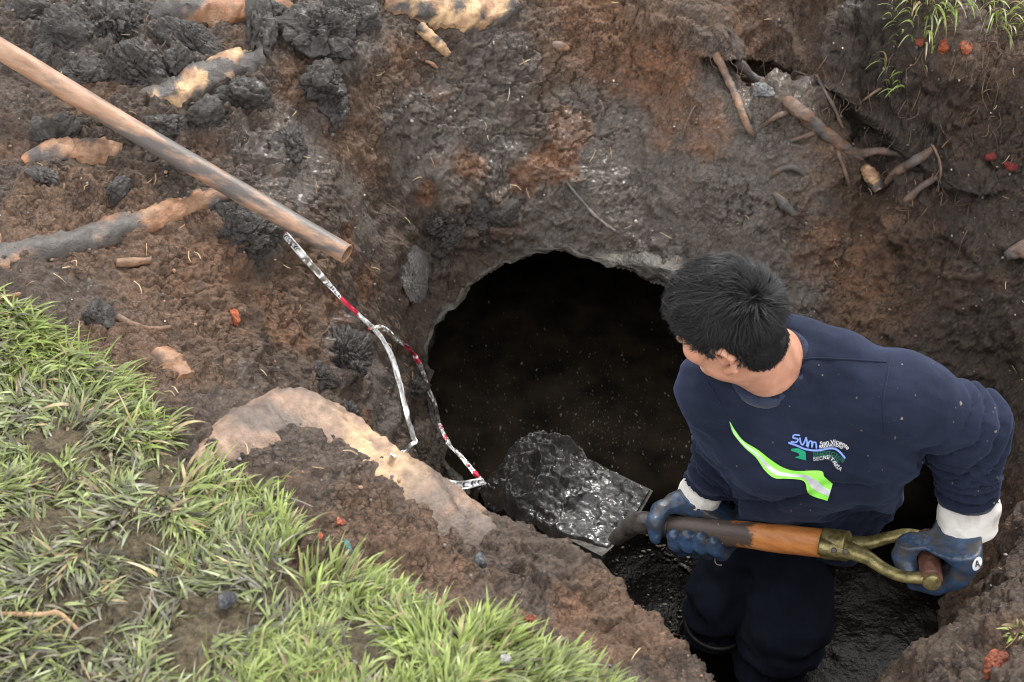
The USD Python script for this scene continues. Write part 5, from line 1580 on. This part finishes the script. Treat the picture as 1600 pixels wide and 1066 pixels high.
part('neck', limb([at(962, 842, 3.05), at(978, 830, 3.01), at(1000, 817, 2.95), S0 + sa * .07], [.016, .020, .0235, .0245], 50, 24, .10, 40, 6), STEEL, shovel, smooth=True)
FN = [at(1280, 851, 2.74), at(1318, 858, 2.725), at(1352, 870, 2.70), at(1380, 888, 2.68), at(1412, 901, 2.66), G0]
FF = [at(1280, 845, 2.765), at(1320, 848, 2.77), at(1352, 849, 2.775), at(1385, 841, 2.77), at(1418, 835, 2.755), G1]
for q in (FN, FF):
    part('fork_arm', limb(q, [.021, .021, .017, .0135, .0125, .0125, .0145], 90, 22, .05, 40, 8, .8), BRASS, shovel, smooth=True)
part('socket', limb([S1 - sa * .012, S1 + sa * .035], [.0302, .0295], 20, 32, .03, 40, 9), BRASS, shovel, smooth=True)
part('grip_bar', limb([G0 - gb * .006, G1 + gb * .006], [.0205, .0205], 20, 24, .04, 40, 10), simple('dark_red_wood', (0.05, 0.022, 0.015), (0.14, 0.06, 0.04), 60, (0.4, 0.6), 0.4, 0.002, 240.0), shovel, smooth=True)


def disc_mesh(c, n, r, h):
    cy = trimesh.creation.cylinder(radius=r, height=h, sections=22)
    tp = trimesh.creation.icosphere(subdivisions=2, radius=r * .98)
    tv_ = np.array(tp.vertices)
    tv_[:, 2] = tv_[:, 2] * .35 + h / 2
    T = trimesh.geometry.align_vectors([0, 0, 1], n)[:3, :3]
    v, f = join([cy, (tv_, np.array(tp.faces))])
    return v @ T.T + c, f


vd_ = unit(CAM - S1)
for x, y in ((1303, 860), (1321, 862)):
    part('rivet', disc_mesh(at(x, y, 2.700), unit(CAM - at(x, y, 2.7)), .0055, .004), STEEL, shovel, smooth=40)
part('end_cap', disc_mesh(G0 - gb * .010, unit(-gb + .35 * vd_), .0165, .012), BRASS, shovel, smooth=40)
# blade: dished sheet, square shoulders towards the worker
A1, B1, A2, B2 = at(1022, 764, 3.16), at(938, 872, 3.05), at(868, 690, 3.30), at(782, 792, 3.20)
U, V_ = np.meshgrid(np.linspace(0, 1, 40), np.linspace(-1, 1, 41), indexing='ij')


def blade_pt(U, V):
    r = .5 + V / 2
    p = (A1 * (1 - r)[..., None] + B1 * r[..., None]) * (1 - U)[..., None] + (A2 * (1 - r)[..., None] + B2 * r[..., None]) * U[..., None]
    return p


bn_ = unit(np.cross(A2 - A1, B1 - A1))
if bn_ @ (CAM - A1) < 0:
    bn_ = -bn_
Ux = U * (1 - .14 * V_**2) - .0 + .05 * (V_**2) * (1 - U) * 0
bp = blade_pt(Ux, V_ * .95) - bn_ * (.022 * (1 - V_**2))[..., None]
bp2 = bp - bn_ * .0035
nb2 = 41
i, j = np.arange(39)[:, None] * nb2, np.arange(nb2 - 1)[None]
q = np.stack([i + j, i + j + 1, i + nb2 + j + 1, i + nb2 + j], -1).reshape(-1, 4)
q = np.vstack([q[:, [0, 1, 2]], q[:, [0, 2, 3]]])
off = bp.reshape(-1, 3).shape[0]
border = [k for k in range(nb2)] + [r * nb2 + nb2 - 1 for r in range(1, 40)] + [39 * nb2 + k for k in range(nb2 - 2, -1, -1)] + [r * nb2 for r in range(38, 0, -1)]
bo = np.array(border)
bo2 = np.roll(bo, -1)
rim_f = np.vstack([np.stack([bo, bo2, bo2 + off], 1), np.stack([bo, bo2 + off, bo + off], 1)])
part('blade', (np.vstack([bp.reshape(-1, 3), bp2.reshape(-1, 3)]), np.vstack([q, q[:, ::-1] + off, rim_f])), STEEL, shovel, smooth=30)
# the load of sludge on the blade
SLUDGE = mat('glossy_black_sludge', {
    'g': ('geometry', {}), 'n': ('noise_texture', {'scale': 22.0, 'detail': 5.0}), 'r': ('rgb_ramp', {'ramp': [(0.35, (0.007, 0.006, 0.0055)), (0.65, (0.018, 0.016, 0.014))]}),
    'n2': ('noise_texture', {'scale': 60.0, 'detail': 5.0, 'roughness': 0.6, 'distortion': 0.8}), 'b': ('bump', {'strength': 0.55, 'distance': 0.006}),
    'n4': ('noise_texture', {'scale': 26.0, 'detail': 4.0, 'roughness': 0.55, 'distortion': 1.8}), 'mr': ('map_range', {'from_min': 0.42, 'from_max': 0.56, 'to_min': 0.17, 'to_max': 0.6, 'clamp': True}), 'ms': ('map_range', {'from_min': 0.42, 'from_max': 0.56, 'to_min': 0.22, 'to_max': 0.8, 'clamp': True}),
    'p': ('principled_bsdf', {'specular_ior_level': 0.5})},
    [('g.position', 'n.vector'), ('g.position', 'n2.vector'), ('g.position', 'n4.vector'), ('n4.fac', 'mr.value'), ('mr.result', 'p.roughness'), ('n4.fac', 'ms.value'), ('ms.result', 'b.strength'), ('n.fac', 'r.fac'), ('r.color', 'p.base_color'), ('n2.fac', 'b.height'), ('b.normal', 'p.normal')])
U, V_ = np.meshgrid(np.linspace(.02, 1.42, 190), np.linspace(-1.10, 1.06, 150), indexing='ij')
V_ = V_ * (1 + .34 * (fbm(np.stack([U * 5, V_ * 0 + 3 * (V_ > 0), U * 0], -1), 1, 4, 711) - .55) * (1 + U))
flat_p = blade_pt(U, V_)
hh = fbm(flat_p, 9, 4, 701)
hump = np.exp(-((U - .95) / .36) ** 2 - ((V_ + .15) / .8) ** 2) * .090 + np.exp(-((U - .45) / .3) ** 2 - (V_ / .7) ** 2) * .016
rough_ = (1 - np.abs(2 * fbm(flat_p, 22, 4, 702) - 1) - .6) * (.012 + .070 * sstep(.30, .9, U)) + (fbm(flat_p, 60, 3, 703) - .5) * (.010 + .016 * sstep(.4, 1.0, U))
corner = sstep(.86, 1.0, V_ * .55 + (1 - U) * .6 + (hh - .5) * .5)
lowedge = -.02 * (1 - np.minimum(np.abs(V_), 1) ** 2) - .0
hgt_ = lowedge + .004 + hump + rough_ + (hh - .5) * .02 - corner * .03
fall = sstep(1.02, 1.42, U + (hh - .5) * .7) * .22 + sstep(.88, 1.08, np.abs(V_)) * .035
sl = flat_p + bn_ * (hgt_ - fall)[..., None]
nb3 = 150
i, j = np.arange(189)[:, None] * nb3, np.arange(nb3 - 1)[None]
q = np.stack([i + j, i + j + 1, i + nb3 + j + 1, i + nb3 + j], -1).reshape(-1, 4)
slf = np.vstack([q[:, [0, 1, 2]], q[:, [0, 2, 3]]])
fnn = np.cross(sl.reshape(-1, 3)[slf[:, 1]] - sl.reshape(-1, 3)[slf[:, 0]], sl.reshape(-1, 3)[slf[:, 2]] - sl.reshape(-1, 3)[slf[:, 0]])
if (fnn @ bn_).sum() < 0:
    slf = slf[:, ::-1]
obj('sludge_heap', (sl.reshape(-1, 3), slf), SLUDGE, smooth=True, label='heap of glossy black sludge on the shovel blade', cat='sludge')

# foam and debris on the sewage, with glints painted as pale culvert flecks
g = np.random.default_rng(801)
out_, cl_ = [], []


def fleck(x, y, sx, sy, z=WATER + .004):
    s = trimesh.creation.icosphere(subdivisions=1)
    v = np.array(s.vertices) * (1 + g.normal(0, .18, (42, 1))) * [sx, sy, .003]
    a = g.uniform(-.5, .5)
    v = np.stack([v[:, 0] * math.cos(a) - v[:, 1] * math.sin(a), v[:, 0] * math.sin(a) + v[:, 1] * math.cos(a), v[:, 2]], 1)
    out_.append((v + [x, y, z], np.array(s.faces)))
    cl_.append(np.tile(np.array([.24, .21, .17]) * (.08 + 1.1 * g.random() ** 3), (42, 1)))


n_ = 0
while n_ < 900:
    X, Y = g.uniform(670, 1100), g.uniform(470, 800)
    dens = np.exp(-((X - 870) / 230) ** 2 - ((Y - 660) / 100) ** 2) * (.25 + fbm(np.array([[X / 60, Y / 60, 0]]), 1, 3, 802)[0] ** 2 * 1.6)
    if g.random() > dens:
        continue
    p = at_z(X, Y, WATER)
    r = .0006 + .0017 * g.random() ** 2.5
    fleck(p[0], p[1], r, r * g.uniform(1.0, 3.5))
    n_ += 1
for _ in range(260):
    X, Y = g.uniform(930, 1110), g.uniform(850, 1010)
    p = at_z(X, Y, WATER)
    r = .0006 + .0022 * g.random() ** 2.5
    fleck(p[0], p[1], r * g.uniform(1, 2.5), r)
for a0, a1, cnt in (((1010, 838), (1090, 905), 60), ((1002, 950), (1030, 985), 45), ((1030, 985), (1100, 1006), 30)):
    for t in g.random(cnt):
        X, Y = a0[0] + (a1[0] - a0[0]) * t + g.normal(0, 1.5), a0[1] + (a1[1] - a0[1]) * t + g.normal(0, 2)
        p = at_z(X, Y, WATER)
        fleck(p[0], p[1], g.uniform(.001, .005), g.uniform(.001, .0026))
obj('glint_foam_flecks', join(out_), PALE, smooth=True, color=np.vstack(cl_), label='pale flecks painted as glints, with foam and scum, on the black sewage', cat='foam', kind='stuff')
# thread of root hanging from the shaft
th = [at(1122, 818, 2.845), at(1129, 845, 2.84), at(1124, 862, 2.85), at(1117, 874, 2.86), at(1120, 882, 2.86), at(1128, 883, 2.855)]
obj('root_thread', limb(th, [.0012, .0011, .0008], 40, 6, 0), PALE, smooth=True, color=np.tile([.36, .27, .18], (242, 1)), label='pale root thread hanging from the shovel shaft', cat='root')
